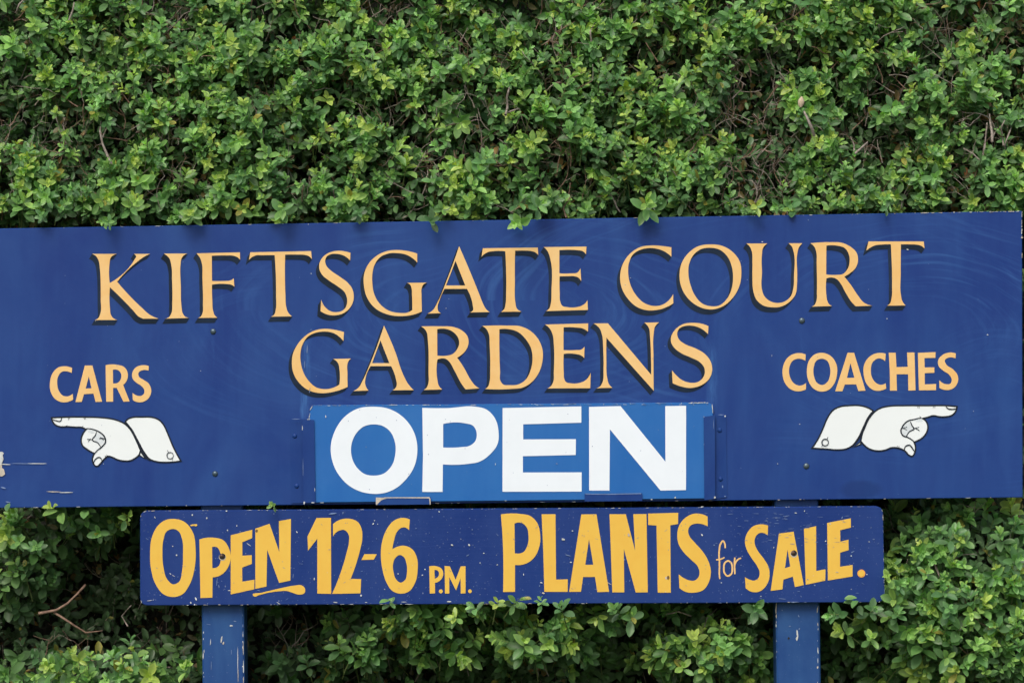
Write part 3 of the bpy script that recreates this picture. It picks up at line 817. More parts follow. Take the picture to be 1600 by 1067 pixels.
# sunk screws with a pale ring of missing paint
for px, py, tilt in ((347.5, 869, 1), (1240.5, 864, -1)):
    g = Paint()
    g.disc((px, py + 1), 5.6, YL - .0011, 0)
    g.disc((px, py), 4.8, YL - .0013, 1)
    o = g.make('screw_hole', [M['chipcream'], M['black']], lb)
    dome('screw', px - 1.2, py - .8, 3.0, YL - .0014, M['rust'], o, .5)
g = Paint(); g.disc((1041.5, 902.5), 2.4, YL - .0012, 0, ry=2.2); g.disc((1044, 902), 2.0, YL - .0014, 1, ry=3)
g.make('filled_nail_hole', [M['chipcream'], M['orangefleck']], lb)
g = Paint(); g.disc((401, 829), 1.8, YL - .0012, 0, ry=2.4); g.make('filled_nail_hole', [M['orangefleck']], lb)

it = edge_wear(LB, .07, R, 2.6, 14, (.4, .95), lambda p: R.random() < (.95 if p[1] < 800 or p[0] > 1376 or p[0] < 224 else .75), (0, 0, 1, 2))
it += edge_wear(LB[:8] + LB[-3:], .25, R, 2.5, 7, (.5, 1.2), lambda p: p[0] < 240, (0, 1))
it += [(300.5, 804, 3.2, 3.4, 0, 0), (323, 809, 3, 3.4, 0, 0), (354, 798, 3, 2.6, 0, 0), (242, 808, 1.8, 4, -.4, 0), (276, 867, 2.6, 2.8, 0, 0),
       (270, 853, 2, 2.4, 0, 0), (355.5, 828, 2.4, 2.6, 0, 0), (370, 821, 1.6, 3, .2, 0), (388, 850, 11, 1.2, .65, 0), (266, 896, 4, 1.4, .7, 0),
       (271, 899, 7, 1.2, .6, 0), (298, 941, 2.6, 4, 0, 0), (306, 935, 2.6, 7, -.3, 0), (304, 944, 2.6, 2.5, 0, 0), (342, 916, 1.5, 6, -.2, 2),
       (339, 908, 1.2, 14, .1, 2), (358, 922, 5, 1.2, 0, 0), (404, 922, 5, 1.2, .3, 2), (435, 942, 7, 1.2, .6, 0), (464, 831, 4, 1.6, .8, 0),
       (458, 900, 1.2, 9, .1, 2), (520, 802, 14, 2.2, -.1, 2), (536, 801, 2, 5, .3, 2), (583, 818, 4, 2, -1, 0), (585, 813, 2.2, 1.5, .5, 0),
       (590, 818.5, 1.6, 1.8, 0, 0), (650, 825, 2, 2, 0, 2), (686, 799, 2, 2.4, 0, 0), (706, 851, 5, 3, .5, 0), (733, 851, 3, 4, -.7, 0), (731, 867, 6, 1.4, -.5, 2),
       (756, 864, 2.6, 2.4, 0, 0), (738, 827, 2, 2, 0, 2), (750, 879, 2, 2, 0, 0), (664, 889, 2.2, 2.2, 0, 0), (660, 898, 3, 2.4, -.6, 0), (622, 896, 2.2, 2.2, 0, 0),
       (601, 920, 2, 2, 0, 0), (564, 930, 4, 3, -.7, 0), (491, 904, 2, 4.5, 0, 0), (524, 940.5, 9, 2, .1, 0), (572, 940.5, 6, 1.2, 0, 0), (702, 939.5, 9, 2.2, 0, 0),
       (631, 940, 10, 1, 0, 0), (880, 842.5, 7, 4, .3, 0), (887, 867, 11, 2, .3, 2), (892, 878, 4, 2.2, .4, 0), (894.5, 829, 2.6, 2, 0, 0), (777, 882, 3, 1.6, -.6, 0),
       (818, 897, 1.8, 4, -.2, 0), (777, 835, 6, .8, .8, 2), (846, 910, 4, 2, .2, 0), (849, 926, 5, 2.6, .2, 1), (843, 915, 2, 3, 0, 2), (952, 911, 8, 1.2, .6, 1),
       (984, 907, 1.4, 5, .2, 2), (976, 874, 2.4, 2.6, 0, 2), (982.5, 835.5, 3.6, 7, -.1, 1), (1097, 835.5, 5, 2.6, .9, 0), (1097, 791.5, 6, 1.8, 0, 0),
       (1116, 851, 3, 2.4, 0, 2), (1127, 910, 2, 1.6, 0, 0), (1143.5, 858, .8, 6, 0, 2), (1290, 845, 2.6, 1.8, 0, 0), (1209, 855, 1.8, 2.2, 0, 0),
       (1332, 862, 7, 1.6, -.5, 2), (1330, 868, 3, 2, 0, 0), (1354.5, 897, 2.4, 2, 0, 0), (1308, 893.5, 6, 1.6, .1, 1), (1365, 842, 4, 1.6, 0, 2),
       (1358, 846, 2.4, 1.6, 0, 0), (1333, 822, 1.8, 1.6, 0, 0), (1189, 931, 2.4, 1.6, 0, 0), (1262, 905, 3, 1.4, .4, 2), (1273, 914, 3, 2, .3, 2), (1330, 920, 2, 1.6, 0, 0),
       (1316, 808, 2, 6, .6, 2), (1297, 818, 3, 1.4, 0, 0), (1243, 801, 5, 1.4, .2, 0), (1257, 798, 2, 3, 0, 0), (1222, 935, 14, 1, .1, 2), (1238, 940, 20, 1.2, .02, 2)]
for _ in range(120):
    it.append((R.uniform(228, 1374), R.uniform(800, 938), R.uniform(.8, 2.0), R.uniform(.7, 1.5), R.uniform(0, 3), R.choice((2, 2, 2, 2, 2, 0))))
for _ in range(60):
    it.append((R.uniform(228, 1374), R.uniform(800, 938), R.uniform(3, 7), R.uniform(.4, .8), R.uniform(-1, 1), 2))
for _ in range(60):   # scuffed corner at the right
    it.append((R.gauss(1255, 70), R.uniform(800, 850), R.uniform(3, 12), R.uniform(.4, .8), R.uniform(-.1, .1), 2))
it = [i for i in it if 220 < i[0] < 1382]
flecks(it, YL - .0018, 'paint_chips', [M['chip'], M['chipcream'], M['fleckblue']], lb, 9)


# ================================================================ the box hedge
def vnoise(x, y, sc, seed):
    r = np.random.default_rng(seed)
    G = r.random((96, 96))
    u, v = np.asarray(x) / sc + 37.3, np.asarray(y) / sc + 21.7
    i, j = np.floor(u).astype(int), np.floor(v).astype(int)
    fu, fv = u - i, v - j
    fu, fv = fu * fu * (3 - 2 * fu), fv * fv * (3 - 2 * fv)
    g = lambda a, b: G[a % 96, b % 96]
    return (g(i, j) * (1 - fu) + g(i + 1, j) * fu) * (1 - fv) + (g(i, j + 1) * (1 - fu) + g(i + 1, j + 1) * fu) * fv


BLOBS = [  # px, py, rx, ry, how far (m) the foliage stands forward of the hollow, brightness of growth
    (1530, 900, 200, 130, .25, 1), (1560, 1010, 240, 90, .26, 1), (1400, 960, 70, 45, .25, 1), (1480, 850, 90, 40, .17, .7),
    (40, 830, 100, 60, .17, .6), (150, 815, 90, 35, .16, .6), (30, 900, 60, 60, .13, .4), (160, 1050, 150, 32, .23, 1), (290, 1045, 45, 25, .2, .9),
    (560, 1005, 60, 45, .2, .8), (640, 965, 60, 45, .22, 1), (770, 950, 70, 22, .24, 1), (700, 1000, 80, 50, .2, .8), (850, 1005, 90, 50, .22, 1),
    (940, 960, 70, 25, .2, .9), (1040, 965, 60, 35, .16, .7), (1100, 1030, 120, 50, .2, .9), (1170, 950, 50, 25, .16, .7), (470, 1030, 60, 35, .15, .6),
    (600, 950, 16, 14, .27, 1), (420, 800, 16, 12, .2, .7), (1130, 1000, 60, 40, .2, .8)]


def ysurf(px, py):
    """Depth of the clipped face of the hedge behind (or before) the face of the sign."""
    px, py = np.asarray(px, float), np.asarray(py, float)
    lump = (vnoise(px, py, 150, 1) - .5) * .040 + (vnoise(px, py, 44, 2) - .5) * .040
    top = .045 + lump
    low = .32 + lump * 1.2
    for (x, y, rx, ry, fw, br) in BLOBS:
        d = np.sqrt(((px - x) / rx) ** 2 + ((py - y) / ry) ** 2)
        w = np.clip(1.35 - d, 0, 1); w = w * w * (3 - 2 * w)
        low = np.minimum(low, np.maximum(.32 - fw * 1.15 * w, .03) + lump)
    t = np.clip((py - 330) / 60, 0, 1)
    mid = .15 + lump
    yy = np.where(py < 390, top * (1 - t) + mid * t, np.where(py < 780, mid, low))
    # beyond the frame, the same clipped face goes on
    out = (px > 1680) | (px < -90)
    yy = np.where(out & (py > 390), .08 + lump, yy)
    yy = np.where((py > 1100) & ~out, .16 + lump, yy)
    return yy


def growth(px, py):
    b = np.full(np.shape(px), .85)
    low = np.where((px > 420) & (px < 1200), .22, .06) * np.ones(np.shape(px))  # hollow: sparse sprigs, with shade put into their leaf colour
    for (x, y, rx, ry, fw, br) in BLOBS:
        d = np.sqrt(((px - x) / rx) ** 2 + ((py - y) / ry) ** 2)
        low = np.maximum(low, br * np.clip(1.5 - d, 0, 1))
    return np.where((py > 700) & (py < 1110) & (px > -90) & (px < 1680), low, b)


def unproj(px, py, y):
    k = S * (DIST + y) / DIST
    return np.stack([(px - 800) * k, y, CZ + (533.5 - py) * k], -1)


def toscreen(p):
    k = S * (DIST + p[..., 1]) / DIST
    return p[..., 0] / k + 800, 533.5 - (p[..., 2] - CZ) / k


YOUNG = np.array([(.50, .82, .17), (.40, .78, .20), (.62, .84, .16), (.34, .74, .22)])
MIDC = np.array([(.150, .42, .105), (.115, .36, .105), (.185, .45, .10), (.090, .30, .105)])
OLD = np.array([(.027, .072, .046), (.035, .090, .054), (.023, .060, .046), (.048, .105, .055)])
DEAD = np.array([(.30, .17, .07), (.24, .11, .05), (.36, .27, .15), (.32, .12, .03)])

leaves = []      # dicts of arrays: base, dirn, norm, length, width, colour, bend
stems = []       # polylines with radius


def norm_(a): return a / (np.linalg.norm(a, axis=-1, keepdims=True) + 1e-9)


def add_sprigs(n_try, px, py, y, young_lit, size=1.0, dirs=None):
    n = len(px)
    base = unproj(px, py, y)
    if dirs is None:
        d = np.stack([RNG.normal(0, .42, n), -1.0 + RNG.normal(0, .25, n), .55 + RNG.normal(0, .42, n)], -1)
    else:
        d = np.asarray(dirs, float)
    d = norm_(d)
    ref = norm_(np.cross(d, RNG.normal(0, 1, (n, 3))))
    ref2 = np.cross(d, ref)
    nodes = RNG.integers(4, 8, n)
    sz = size * np.clip(RNG.lognormal(-.06, .20, n), .5, 1.4)
    tone = RNG.random(n)
    pal = RNG.integers(0, 4, n)
    step = .0062 * sz * np.where(RNG.random(n) < .2, 1.7, 1.0)
    bendv = RNG.normal(0, .10, (n, 3)) + np.array((0, 0, .06))
    for k in range(7):
        act = k < nodes
        if not act.any(): continue
        frac = k / (nodes - 1)                        # 0 lowest, 1 tip
        s = (k + .0) * step
        p = base + d * (s)[:, None] + bendv * (s * s * 20)[:, None]
        for side in (0, 1):
            az = (k % 2) * math.pi / 2 + side * math.pi + RNG.normal(0, .28, n)
            rad = ref * np.cos(az)[:, None] + ref2 * np.sin(az)[:, None]
            inc = np.radians(72 - 48 * frac) + RNG.normal(0, .16, n)
            ld = norm_(d * np.cos(inc)[:, None] + rad * np.sin(inc)[:, None] + np.array((0, 0, -.10)))
            ln = norm_(d - ld * np.sum(d * ld, -1, keepdims=True) + RNG.normal(0, .12, (n, 3)))
            ln = norm_(ln - ld * np.sum(ln * ld, -1, keepdims=True))
            L = sz * (.0245 - .012 * np.clip(frac - .35, 0, 1) / .65) * RNG.uniform(.85, 1.15, n)
            W = L * RNG.uniform(.42, .56, n)
            yg = np.clip(young_lit * (.30 + .95 * frac) * (.50 + .85 * tone) + RNG.normal(0, .07, n), 0, 1)[:, None]
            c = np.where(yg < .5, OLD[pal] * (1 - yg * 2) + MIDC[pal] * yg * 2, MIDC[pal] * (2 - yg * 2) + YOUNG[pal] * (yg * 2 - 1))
            c = c * RNG.uniform(.85, 1.15, (n, 1))
            keep = act & (RNG.random(n) > .07)
            yel = RNG.random(n) < .012
            c = np.where(yel[:, None], np.array((.42, .38, .05)), c)
            leaves.append([a[keep] for a in (p, ld, ln, L, W, c, RNG.uniform(.05, .45, n))])
    # stems
    for i in range(n):
        L = step[i] * (nodes[i] - 1)
        q0 = base[i] - d[i] * .035 + np.array((0, .01, -.012))
        stems.append(([q0, base[i], base[i] + d[i] * L], (.0012, .0009, .0005), 0 if young_lit[i] > .3 else 1))


def add_loose(n, px, py, y, pal_mix, size=1.0):
    p = unproj(px, py, y)
    ld = norm_(RNG.normal(0, 1, (n, 3)) + np.array((0, -.5, .1)))
    ln = norm_(RNG.normal(0, .8, (n, 3)) + np.array((0, -.8, .9)))
    ln = norm_(ln - ld * np.sum(ln * ld, -1, keepdims=True))
    L = .021 * size * RNG.uniform(.7, 1.2, n)
    W = L * RNG.uniform(.45, .62, n)
    pal = RNG.integers(0, 4, n)
    m = (RNG.random(n) * pal_mix)[:, None]
    c = OLD[pal] * (1 - m) + MIDC[pal] * m
    dead = RNG.random(n) < .12
    c = np.where(dead[:, None], DEAD[pal], c)
    leaves.append([p, ld, ln, L, W, c * RNG.uniform(.75, 1.2, (n, 1)), RNG.uniform(0, .6, n)])


def sample(n, x0, x1, y0, y1):
    return RNG.uniform(x0, x1, n), RNG.uniform(y0, y1, n)


# the face of the hedge above the sign
px, py = sample(4200, -60, 1660, -60, 347)
dn = vnoise(px, py, 42, 8) * .6 + vnoise(px, py, 95, 9) * .4
keep = dn > .28 + .20 * RNG.random(len(px))
px, py, dn = px[keep], py[keep], dn[keep]
y = ysurf(px, py) + RNG.uniform(-.02, .05, len(px)) + (.5 - dn) * .07
y = np.where(py > 318, np.maximum(y, .022), y)
add_sprigs(0, px, py, y, np.clip(1.15 * (1 - np.clip((y - ysurf(px, py) + .005) / .075, 0, .7)) * (.55 + 1.0 * vnoise(px, py, 60, 33)), 0, 1), size=.90)  # fresh tips in front; deeper sprigs have shade painted into the leaf colour
# the hollow and the bulges below it
px, py = sample(2600, -60, 1660, 782, 1120)
g_ = growth(px, py)
keep = RNG.random(len(px)) < .22 + .80 * g_
px, py, g_ = px[keep], py[keep], g_[keep]
dy = RNG.uniform(-.03, .06, len(px))
y = ysurf(px, py) + dy
add_sprigs(0, px, py, y, np.clip(g_ * (1.5 - 1.2 * np.clip((dy + .01) / .05, 0, 1)), .03, 1.15), size=1.16)  # sprigs set back in the hollow are coloured darker, as in shade
# sides and rows outside the picture
px, py = sample(5200, -620, 2220, -430, 1733)
keep = (px < -60) | (px > 1660) | (py < -60) | ((py > 1120)) | ((py > 390) & (py < 782) & (RNG.random(len(px)) < .45))
px, py = px[keep], py[keep]
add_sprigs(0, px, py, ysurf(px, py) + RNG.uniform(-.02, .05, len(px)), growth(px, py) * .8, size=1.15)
# older leaves further in; in the hollow, shade is put into their colour
for n, box, lo, hi, mx in ((21000, (-60, 1660, -60, 352), .02, .11, .75), (8500, (-60, 1660, 780, 1120), .02, .12, .14), (6500, (-620, 2220, -430, 1733), .03, .15, .6)):
    px, py = sample(n, *box)
    add_loose(n, px, py, ysurf(px, py) + RNG.uniform(lo, hi, n), mx, 1.0 if n > 8000 else 1.2)
# shoots that hang over the boards' edges
SP = [(820, 350, -.026, (-.25, -1, .05), .9, 1.05), (838, 326, -.022, (.3, -.9, .3), 1, 1.1), (674, 346, -.02, (0, -1, .05), .65, 1.0), (690, 328, -.016, (.3, -.9, .2), .9, 1), (175, 350, -.016, (-.3, -1, .1), .7, .8),
      (1005, 330, -.012, (.2, -.9, .3), .8, 1), (300, 340, -.012, (0, -.9, .2), .7, 1), (560, 336, -.012, (0, -.9, .3), .8, 1), (1180, 325, -.012, (.1, -.9, .2), .9, 1), (1385, 326, -.012, (.2, -.9, .1), .8, 1), (70, 340, -.01, (-.2, -.9, .2), .8, 1), (440, 335, -.01, (0, -1, .3), .8, 1),
      (609, 944, -.022, (0, -.75, .8), .95, .95), (428, 791, -.022, (-.3, -.9, .2), .95, .75), (775, 950, -.022, (.2, -.8, .7), 1, 1.1), (800, 946, -.02, (.5, -.8, .5), 1, 1), (745, 955, -.018, (-.5, -.8, .6), .95, 1.1), (715, 968, -.02, (-.3, -.9, .4), 1, 1.15), (880, 958, -.014, (-.3, -.8, .8), .9, 1),
      (846, 948, -.016, (0, -.8, .8), .85, .9), (1342, 946, -.022, (-.2, -.75, .8), .9, 1.15), (1358, 958, -.02, (.3, -.9, .4), 1, 1.15), (1390, 908, -.024, (-.3, -1, .4), 1, 1.2), (1402, 918, -.02, (.3, -1, .4), 1, 1.1), (1318, 960, -.02, (-.8, -.8, .1), .85, 1.15), (1400, 965, -.02, (.1, -.9, .6), 1, 1.2),
      (1325, 990, .0, (-.8, -.7, .3), .95, 1.1), (1360, 1000, -.01, (0, -1, .4), 1, 1.2), (985, 968, -.01, (.2, -1, .4), .9, 1.2), (968, 958, -.01, (-.4, -.9, .5), .8, 1), (1445, 905, -.01, (0, -1, .8), 1, 1.2), (1480, 960, -.01, (0, -1, .5), 1, 1.2), (1180, 955, .0, (0, -.9, .2), .7, 1.0), (1130, 935, .02, (.4, -.8, .4), .8, 1),
      (20, 795, -.0, (-.2, -.9, .6), .8, 1.1), (135, 800, .03, (0, -.8, .6), .85, 1.1), (195, 812, .03, (.5, -.9, .3), .9, 1.1), (105, 810, .05, (-.3, -.8, .5), .8, 1.1), (30, 850, .04, (.2, -.9, .3), .6, 1), (60, 858, .05, (0, -.9, .3), .6, 1.05), (155, 830, .04, (.1, -1, -.2), .9, 1.1)]
sp = np.array([s[:3] for s in SP])
for s in SP:
    add_sprigs(0, np.array([s[0]], float), np.array([s[1]], float), np.array([s[2]]), np.array([s[4]]), size=s[5], dirs=[s[3]])

A = [np.concatenate([l[i] for l in leaves]) for i in range(7)]
base_, ld_, ln_, L_, W_, C_, B_ = A
cen = base_ + ld_ * (L_ * .5)[:, None]
tip = base_ + ld_ * L_[:, None]


def in_solid(p):
    x, yy = toscreen(p)
    y = p[:, 1]
    bt = 357.5 - (x + 14) * .01705
    m1 = (x > -20) & (x < 1601) & (yy > bt - 2) & (yy < 796) & (y > -.012) & (y < .035)
    m2 = (x > 214) & (x < 1387) & (yy > 787) & (yy < 949) & (y > -.017) & (y < .035)
    m3 = (((x > 303) & (x < 392)) | ((x > 1199) & (x < 1293))) & (yy > 400) & (y < .108) & (y > .0)
    m4 = (x > -20) & (x < 1601) & (yy > bt + 22) & (yy < 780) & (y < .03)
    m5 = (x > 226) & (x < 1376) & (yy > 800) & (yy < 930) & (y < .03)
    return m1 | m2 | m3 | m4 | m5


bad = in_solid(base_) | in_solid(cen) | in_solid(tip)
ok = ~bad & (base_[:, 2] > .02)
base_, ld_, ln_, L_, W_, C_, B_, cen = (a[ok] for a in (base_, ld_, ln_, L_, W_, C_, B_, cen))
N = len(base_)

U = np.array([0, .16, .16, .16, .42, .42, .42, .70, .70, .70, .90, .90, .90, 1.0])
Vv = np.array([0, -1, 0, 1, -1, 0, 1, -1, 0, 1, -1, 0, 1, 0])
WW = np.array([0, .48, .48, .48, .90, .90, .90, .96, .96, .96, .56, .56, .56, 0])
TR = [(0, 2, 1), (0, 3, 2)]
for r0 in (1, 4, 7):
    TR += [(r0, r0 + 1, r0 + 4), (r0, r0 + 4, r0 + 3), (r0 + 1, r0 + 2, r0 + 5), (r0 + 1, r0 + 5, r0 + 4)]
TR += [(10, 11, 13), (11, 12, 13)]
TR = np.array(TR)
side_ = np.cross(ln_, ld_)
cup = RNG.uniform(.12, .42, N)
V3 = (base_[:, None, :] + ld_[:, None, :] * (L_[:, None] * U)[..., None]
      + side_[:, None, :] * (W_[:, None] * .5 * WW * Vv)[..., None]
      + ln_[:, None, :] * (W_[:, None] * cup[:, None] * WW * np.abs(Vv) - L_[:, None] * B_[:, None] * .55 * U ** 2)[..., None])
rim = np.where(np.abs(Vv) > .5, 1.16, .92); rim[-1] = 1.2
CV = C_[:, None, :] * rim[None, :, None]
CV[..., 0] *= np.where(np.abs(Vv) > .5, 1.12, 1.0)[None, :]

# which leaves are seen largest: a coarse depth buffer
sx, sy = toscreen(V3)
sx, sy = sx / 4, sy / 4
zb = np.full((268, 401), 9.0)
gx, gy = np.clip(sx.astype(int), 0, 400), np.clip(sy.astype(int), 0, 267)
inside = (sx >= 0) & (sx < 400) & (sy >= 0) & (sy < 266.7)
np.minimum.at(zb, (gy[inside], gx[inside]), V3[..., 1][inside])
vis = ((V3[..., 1] <= zb[gy, gx] + .006) & inside).mean(1)
tri = V3[:, TR]
ar2 = np.abs(np.cross(tri[..., 1, :] - tri[..., 0, :], tri[..., 2, :] - tri[..., 0, :])[..., 1]).sum(1)
px_c, py_c = toscreen(V3[:, 5])
hid = ((py_c > 362) & (py_c < 785)) | ((py_c > 785) & (py_c < 936) & (px_c > 225) & (px_c < 1375) & (V3[:, 5, 1] > 0))
score = np.where(hid | (vis < .8), 0, ar2)
top_idx = np.argsort(-score)[:300]
is_top = np.zeros(N, bool); is_top[top_idx] = True


def leaf_material():
    m, nt, b = new_mat('box_leaf')
    at = nd(nt, 'ShaderNodeAttribute', attribute_name='leaf_colour')
    nz = noise(nt, pos(nt), 90, 3)
    c = mixc(nt, ramp(nt, nz, .35, .7, 0, .35), at.outputs['Color'], (.03, .07, .03))
    geo = nd(nt, 'ShaderNodeNewGeometry')
    pale = mixc(nt, .35, c, (.18, .27, .12))
    cc = mixc(nt, geo.outputs['Backfacing'], c, pale)
    nt.links.new(cc, b.inputs['Base Color'])
    b.inputs['Roughness'].default_value = .42
    b.inputs['Specular IOR Level'].default_value = .5
    bump(nt, b, noise(nt, pos(nt), 420, 2), .2, .0006)
    tr = nd(nt, 'ShaderNodeBsdfTranslucent')
    tc = mixc(nt, 1.0, c, (1.25, 1.35, .55), 'MULTIPLY')
    nt.links.new(tc, tr.inputs[0])
    mx = nd(nt, 'ShaderNodeMixShader')
    mx.inputs[0].default_value = .28
    out = nt.nodes['Material Output']
    nt.links.new(b.outputs[0], mx.inputs[1]); nt.links.new(tr.outputs[0], mx.inputs[2])
    nt.links.new(mx.outputs[0], out.inputs[0])
    return m


LEAF = leaf_material()


def leaf_mesh(name, idx):
    k = len(idx)
    me = bpy.data.meshes.new(name)
    me.vertices.add(k * 14)
    me.vertices.foreach_set('co', V3[idx].reshape(-1).astype(np.float32))
    f = (np.arange(k)[:, None, None] * 14 + TR[None]).reshape(-1, 3)
    me.loops.add(len(f) * 3)
    me.loops.foreach_set('vertex_index', f.reshape(-1).astype(np.int32))
    me.polygons.add(len(f))
    me.polygons.foreach_set('loop_start', np.arange(0, len(f) * 3, 3, dtype=np.int32))
    me.polygons.foreach_set('loop_total', np.full(len(f), 3, dtype=np.int32))
    me.polygons.foreach_set('use_smooth', np.ones(len(f), bool))
    ca = me.color_attributes.new('leaf_colour', 'FLOAT_COLOR', 'POINT')
    col = np.ones((k * 14, 4), np.float32); col[:, :3] = CV[idx].reshape(-1, 3)
    ca.data.foreach_set('color', col.reshape(-1))
    me.materials.append(LEAF)
    me.update(); me.validate()
    return me


hedge = empty('box_hedge', (0, .5, 0))
tag(hedge, 'tall dense clipped box hedge with small green leaves filling the view behind the signs', 'hedge')
bpy.context.view_layer.update()
INV = hedge.matrix_world.inverted()


def link_part(name, me, kind=None, parent=None):
    o = bpy.data.objects.new(name, me)
    COL.objects.link(o)
    o.parent = hedge; o.matrix_parent_inverse = INV
    if kind: o['kind'] = kind
    return o


link_part('foliage', leaf_mesh('foliage', np.where(~is_top)[0]), 'stuff')
for i in top_idx:
    link_part('leaf', leaf_mesh('leaf', np.array([i])))


# bark
def bark(name, c1, c2):
    m, nt, b = new_mat(name)
    f = noise(nt, pos(nt), 130, 5, .65)
    nt.links.new(mixc(nt, ramp(nt, f, .35, .68), c1, c2), b.inputs['Base Color'])
    b.inputs['Roughness'].default_value = .8
    bump(nt, b, f, .6, .001)
    return m


BARK = bark('grey_brown_bark', (.15, .12, .10), (.40, .35, .31))
BARKR = bark('red_brown_bark', (.13, .075, .055), (.30, .20, .14))
GREENSTEM = bark('green_stem', (.12, .16, .05), (.20, .26, .08))


def tubes(polys, name, mats, kind=None, sides=5):
    v, f, m = [], [], []
    for pts, rad, mi in polys:
        pts = [np.array(p, float) for p in pts]
        n = len(pts); b = len(v)
        for i, p in enumerate(pts):
            t = pts[min(i + 1, n - 1)] - pts[max(i - 1, 0)]
            t /= np.linalg.norm(t) + 1e-9
            a = np.cross(t, (0.31, .2, .93)); a /= np.linalg.norm(a) + 1e-9
            c = np.cross(t, a)
            for k in range(sides):
                an = 2 * math.pi * k / sides
                v.append(tuple(p + (a * math.cos(an) + c * math.sin(an)) * rad[i]))
        for i in range(n - 1):
            for k in range(sides):
                k2 = (k + 1) % sides
                f.append((b + i * sides + k, b + i * sides + k2, b + (i + 1) * sides + k2, b + (i + 1) * sides + k)); m.append(mi)
        f.append(tuple(b + (n - 1) * sides + k for k in range(sides))); m.append(mi)
    me = bpy.data.meshes.new(name)
    me.from_pydata(v, [], f)
    for x in mats: me.materials.append(x)
    me.polygons.foreach_set('material_index', m)
    me.polygons.foreach_set('use_smooth', [True] * len(me.polygons))
    me.update()
    return link_part(name, me, kind)


def clear(pts):
    return not in_solid(np.array(pts, float)).any()


tubes([s for s in stems if clear(s[0])], 'shoot_stems', [GREENSTEM, BARK], 'stuff', 3)


def twig(px, py, y, ang, length, r, out, depth=0):
    """A crooked twig in the plane of the hedge, forking; all numbers in pixels."""
    pts, rad = [], []
    x, z, yy = px, py, y
    n = max(3, int(length / 9))
    a = ang
    for i in range(n + 1):
        pts.append(unproj(np.array(x), np.array(z), np.array(yy)))
        rad.append(r * (1 - .55 * i / n) * S)
        a += RNG.normal(0, .22)
        x += math.cos(a) * length / n; z -= math.sin(a) * length / n
        yy += RNG.normal(-.004, .005)
        if depth < 2 and 0 < i < n and RNG.random() < .30:
            twig(x, z, yy, a + RNG.choice((-1, 1)) * RNG.uniform(.5, 1.1), length * RNG.uniform(.35, .6), r * .62, out, depth + 1)
    if clear(pts): out.append((pts, rad, int(RNG.random() < .4)))


tw = []
for n, (x0, x1, y0, y1), lo, hi in ((2000, (-60, 1660, -40, 350), .0, .08), (330, (-60, 1660, 785, 1100), .02, .12), (160, (-620, 2220, -430, 1733), .03, .12)):
    px, py = sample(n, x0, x1, y0, y1)
    yy = ysurf(px, py) + RNG.uniform(lo, hi, n)
    for i in range(n):
        if not (x0 < px[i] < x1): continue
        twig(px[i], py[i], yy[i], RNG.uniform(.4, 2.8), RNG.uniform(18, 62), RNG.uniform(.5, 1.4), tw)
tubes(tw, 'twigs', [BARK, BARKR], 'stuff', 5)

BR = [  # branches plain in the photograph
    ([(60, 958), (88, 953), (106, 942), (120, 928), (134, 913)], [2.4, 2.3, 1.9, 1.6, 2.0], .10, 1),
    ([(84, 956), (100, 966), (118, 978), (134, 988), (160, 985)], [2.1, 1.8, 1.6, 1.4, .8], .10, 1),
    ([(200, 978), (190, 962), (205, 945)], [1.2, 1.0, .7], .14, 0),
    ([(175, 258), (168, 243), (160, 225), (156, 205), (158, 190)], [2.2, 2.0, 1.8, 1.4, 1.0], .02, 0),
    ([(160, 215), (166, 202), (172, 190)], [1.4, 1.2, .7], .018, 0),
    ([(26, 20), (30, 8), (40, -4)], [2, 1.8, 1.4], .0, 0), ([(108, 32), (114, 16), (116, 4)], [1.6, 1.4, 1], .0, 0),
    ([(790, 180), (793, 168), (792, 152), (796, 137)], [2.2, 2.0, 1.8, 1.3], -.01, 0), ([(794, 176), (804, 172), (812, 170)], [1.6, 1.3, .9], -.012, 0),
    ([(1272, 212), (1268, 200), (1262, 186), (1256, 174)], [2.6, 2.4, 2.0, 1.5], -.01, 0),
    ([(1336, 240), (1344, 233), (1356, 222)], [1.9, 1.7, 1.1], -.005, 0), ([(1335, 238), (1334, 226), (1329, 214)], [1.5, 1.3, .8], -.005, 0),
    ([(1535, 250), (1538, 230), (1541, 210), (1542, 192)], [1.8, 1.8, 1.6, 1.2], .0, 0), ([(1550, 222), (1550, 205), (1547, 190), (1546, 178)], [2.2, 2.2, 1.8, 1.2], -.004, 0),
    ([(1550, 218), (1554, 208), (1558, 200)], [1.4, 1.1, .8], -.004, 0), ([(1568, 228), (1566, 212), (1564, 200), (1570, 188)], [1.6, 1.5, 1.3, .8], .0, 0),
    ([(1570, 228), (1575, 212), (1580, 200)], [1.6, 1.4, 1.0], .0, 0), ([(1530, 250), (1520, 240), (1505, 232)], [1.2, 1, .7], .0, 0),
    ([(1460, 880), (1468, 900), (1475, 920), (1490, 935)], [1.6, 1.5, 1.3, 1.0], .05, 0), ([(1500, 935), (1515, 945), (1535, 955), (1550, 950)], [1.5, 1.4, 1.2, .8], .02, 1),
    ([(1100, 1010), (1098, 990), (1104, 965), (1120, 950)], [1.8, 1.6, 1.3, 1.0], .10, 0), ([(1040, 960), (1060, 955), (1080, 962)], [1.4, 1.2, 1.0], .10, 0),
    ([(885, 340), (880, 325), (890, 310), (893, 305)], [1.6, 1.4, 1.1, .8], .03, 1), ([(925, 70), (922, 50), (930, 35)], [1.6, 1.4, 1.0], .0, 0)]
for pts, rad, y, mi in BR:
    q = [unproj(np.array(float(x)), np.array(float(z)), np.array(y + .012 * math.sin(x))) for x, z in pts]
    tubes([(q, [r * S for r in rad], mi)], 'branch', [BARK, BARKR], None, 8)

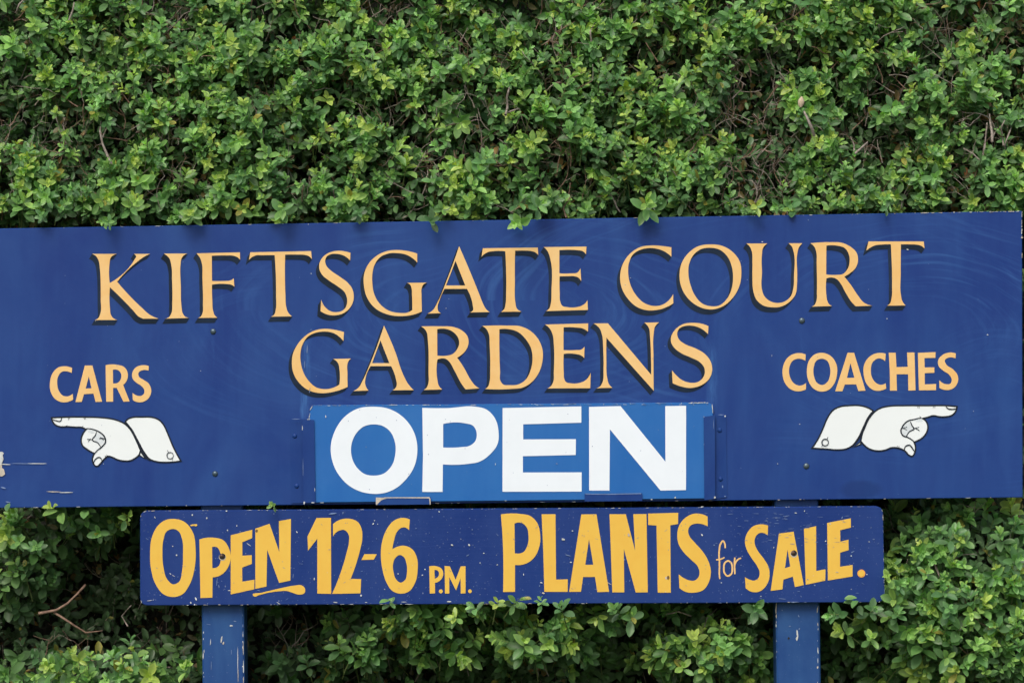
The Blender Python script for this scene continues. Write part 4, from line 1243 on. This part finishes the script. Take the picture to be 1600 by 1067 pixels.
# a pale dried leaf bud caught in the foliage
bud_v, bud_f = [], []
for i in range(9):
    t = i / 8
    rr = 5.2 * math.sin(math.pi * min(1, .08 + t * .9)) ** .8
    for k in range(10):
        a = 2 * math.pi * k / 10
        c = unproj(np.array(1251 + rr * math.cos(a) + t * 1.5), np.array(168 - t * 17.0), np.array(-.025 + rr * .7 * S * math.sin(a)))
        bud_v.append(tuple(c))
for i in range(8):
    for k in range(10):
        k2 = (k + 1) % 10
        bud_f.append((i * 10 + k, i * 10 + k2, (i + 1) * 10 + k2, (i + 1) * 10 + k))
bm_ = bpy.data.meshes.new('dried_bud'); bm_.from_pydata(bud_v, [], bud_f)
bm_.materials.append(bark('dry_husk', (.42, .33, .22), (.60, .50, .38)))
bm_.polygons.foreach_set('use_smooth', [True] * len(bm_.polygons))
link_part('dried_bud', bm_)['label'] = 'pale beige dried bud'

# closed backing behind the leaves, coloured dark for the hedge's inner shade
nx, nz = 110, 86
cv, cf = [], []
gx_ = np.linspace(-640, 2240, nx); gz_ = np.linspace(-445, 1760, nz)
for z in gz_:
    for x in gx_:
        yy = float(ysurf(x, z)) + .13 + float(vnoise(x, z, 20, 4)) * .05
        yy = max(yy, .14)
        cv.append(tuple(unproj(np.array(x), np.array(z), np.array(yy))))
for j in range(nz - 1):
    for i in range(nx - 1):
        a = j * nx + i
        cf.append((a, a + nx, a + nx + 1, a + 1))
rim_ = [j for j in range(nx)] + [j * nx + nx - 1 for j in range(1, nz)] + [(nz - 1) * nx + i for i in range(nx - 2, -1, -1)] + [j * nx for j in range(nz - 2, 0, -1)]
bi = len(cv)
for r_ in rim_: cv.append((cv[r_][0], 1.1, cv[r_][2]))
for k in range(len(rim_)):
    k2 = (k + 1) % len(rim_)
    cf.append((rim_[k], rim_[k2], bi + k2, bi + k))
cf.append(tuple(bi + k for k in range(len(rim_))))
m, nt, b = new_mat('hedge_inner_shade')
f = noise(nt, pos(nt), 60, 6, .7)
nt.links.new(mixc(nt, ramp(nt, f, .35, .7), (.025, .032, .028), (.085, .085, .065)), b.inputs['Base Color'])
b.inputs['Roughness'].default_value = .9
bump(nt, b, f, 1.0, .02)
me = bpy.data.meshes.new('shaded_backing'); me.from_pydata(cv, [], cf); me.materials.append(m)
link_part('shaded_backing', me)

# ---------------------------------------------------------------- ground
m, nt, b = new_mat('rough_grass_ground')
f = noise(nt, pos(nt), 9, 8, .7)
nt.links.new(mixc(nt, ramp(nt, f, .35, .7), (.035, .065, .02), (.09, .11, .045)), b.inputs['Base Color'])
b.inputs['Roughness'].default_value = .9
bump(nt, b, f, .8, .03)
n = 40
gv = [(-60 + 120 * i / n, -60 + 120 * j / n, 0.0) for j in range(n + 1) for i in range(n + 1)]
gf = [(j * (n + 1) + i, j * (n + 1) + i + 1, (j + 1) * (n + 1) + i + 1, (j + 1) * (n + 1) + i) for j in range(n) for i in range(n)]
go = add_mesh('ground', gv, gf, [m])
go['kind'] = 'structure'
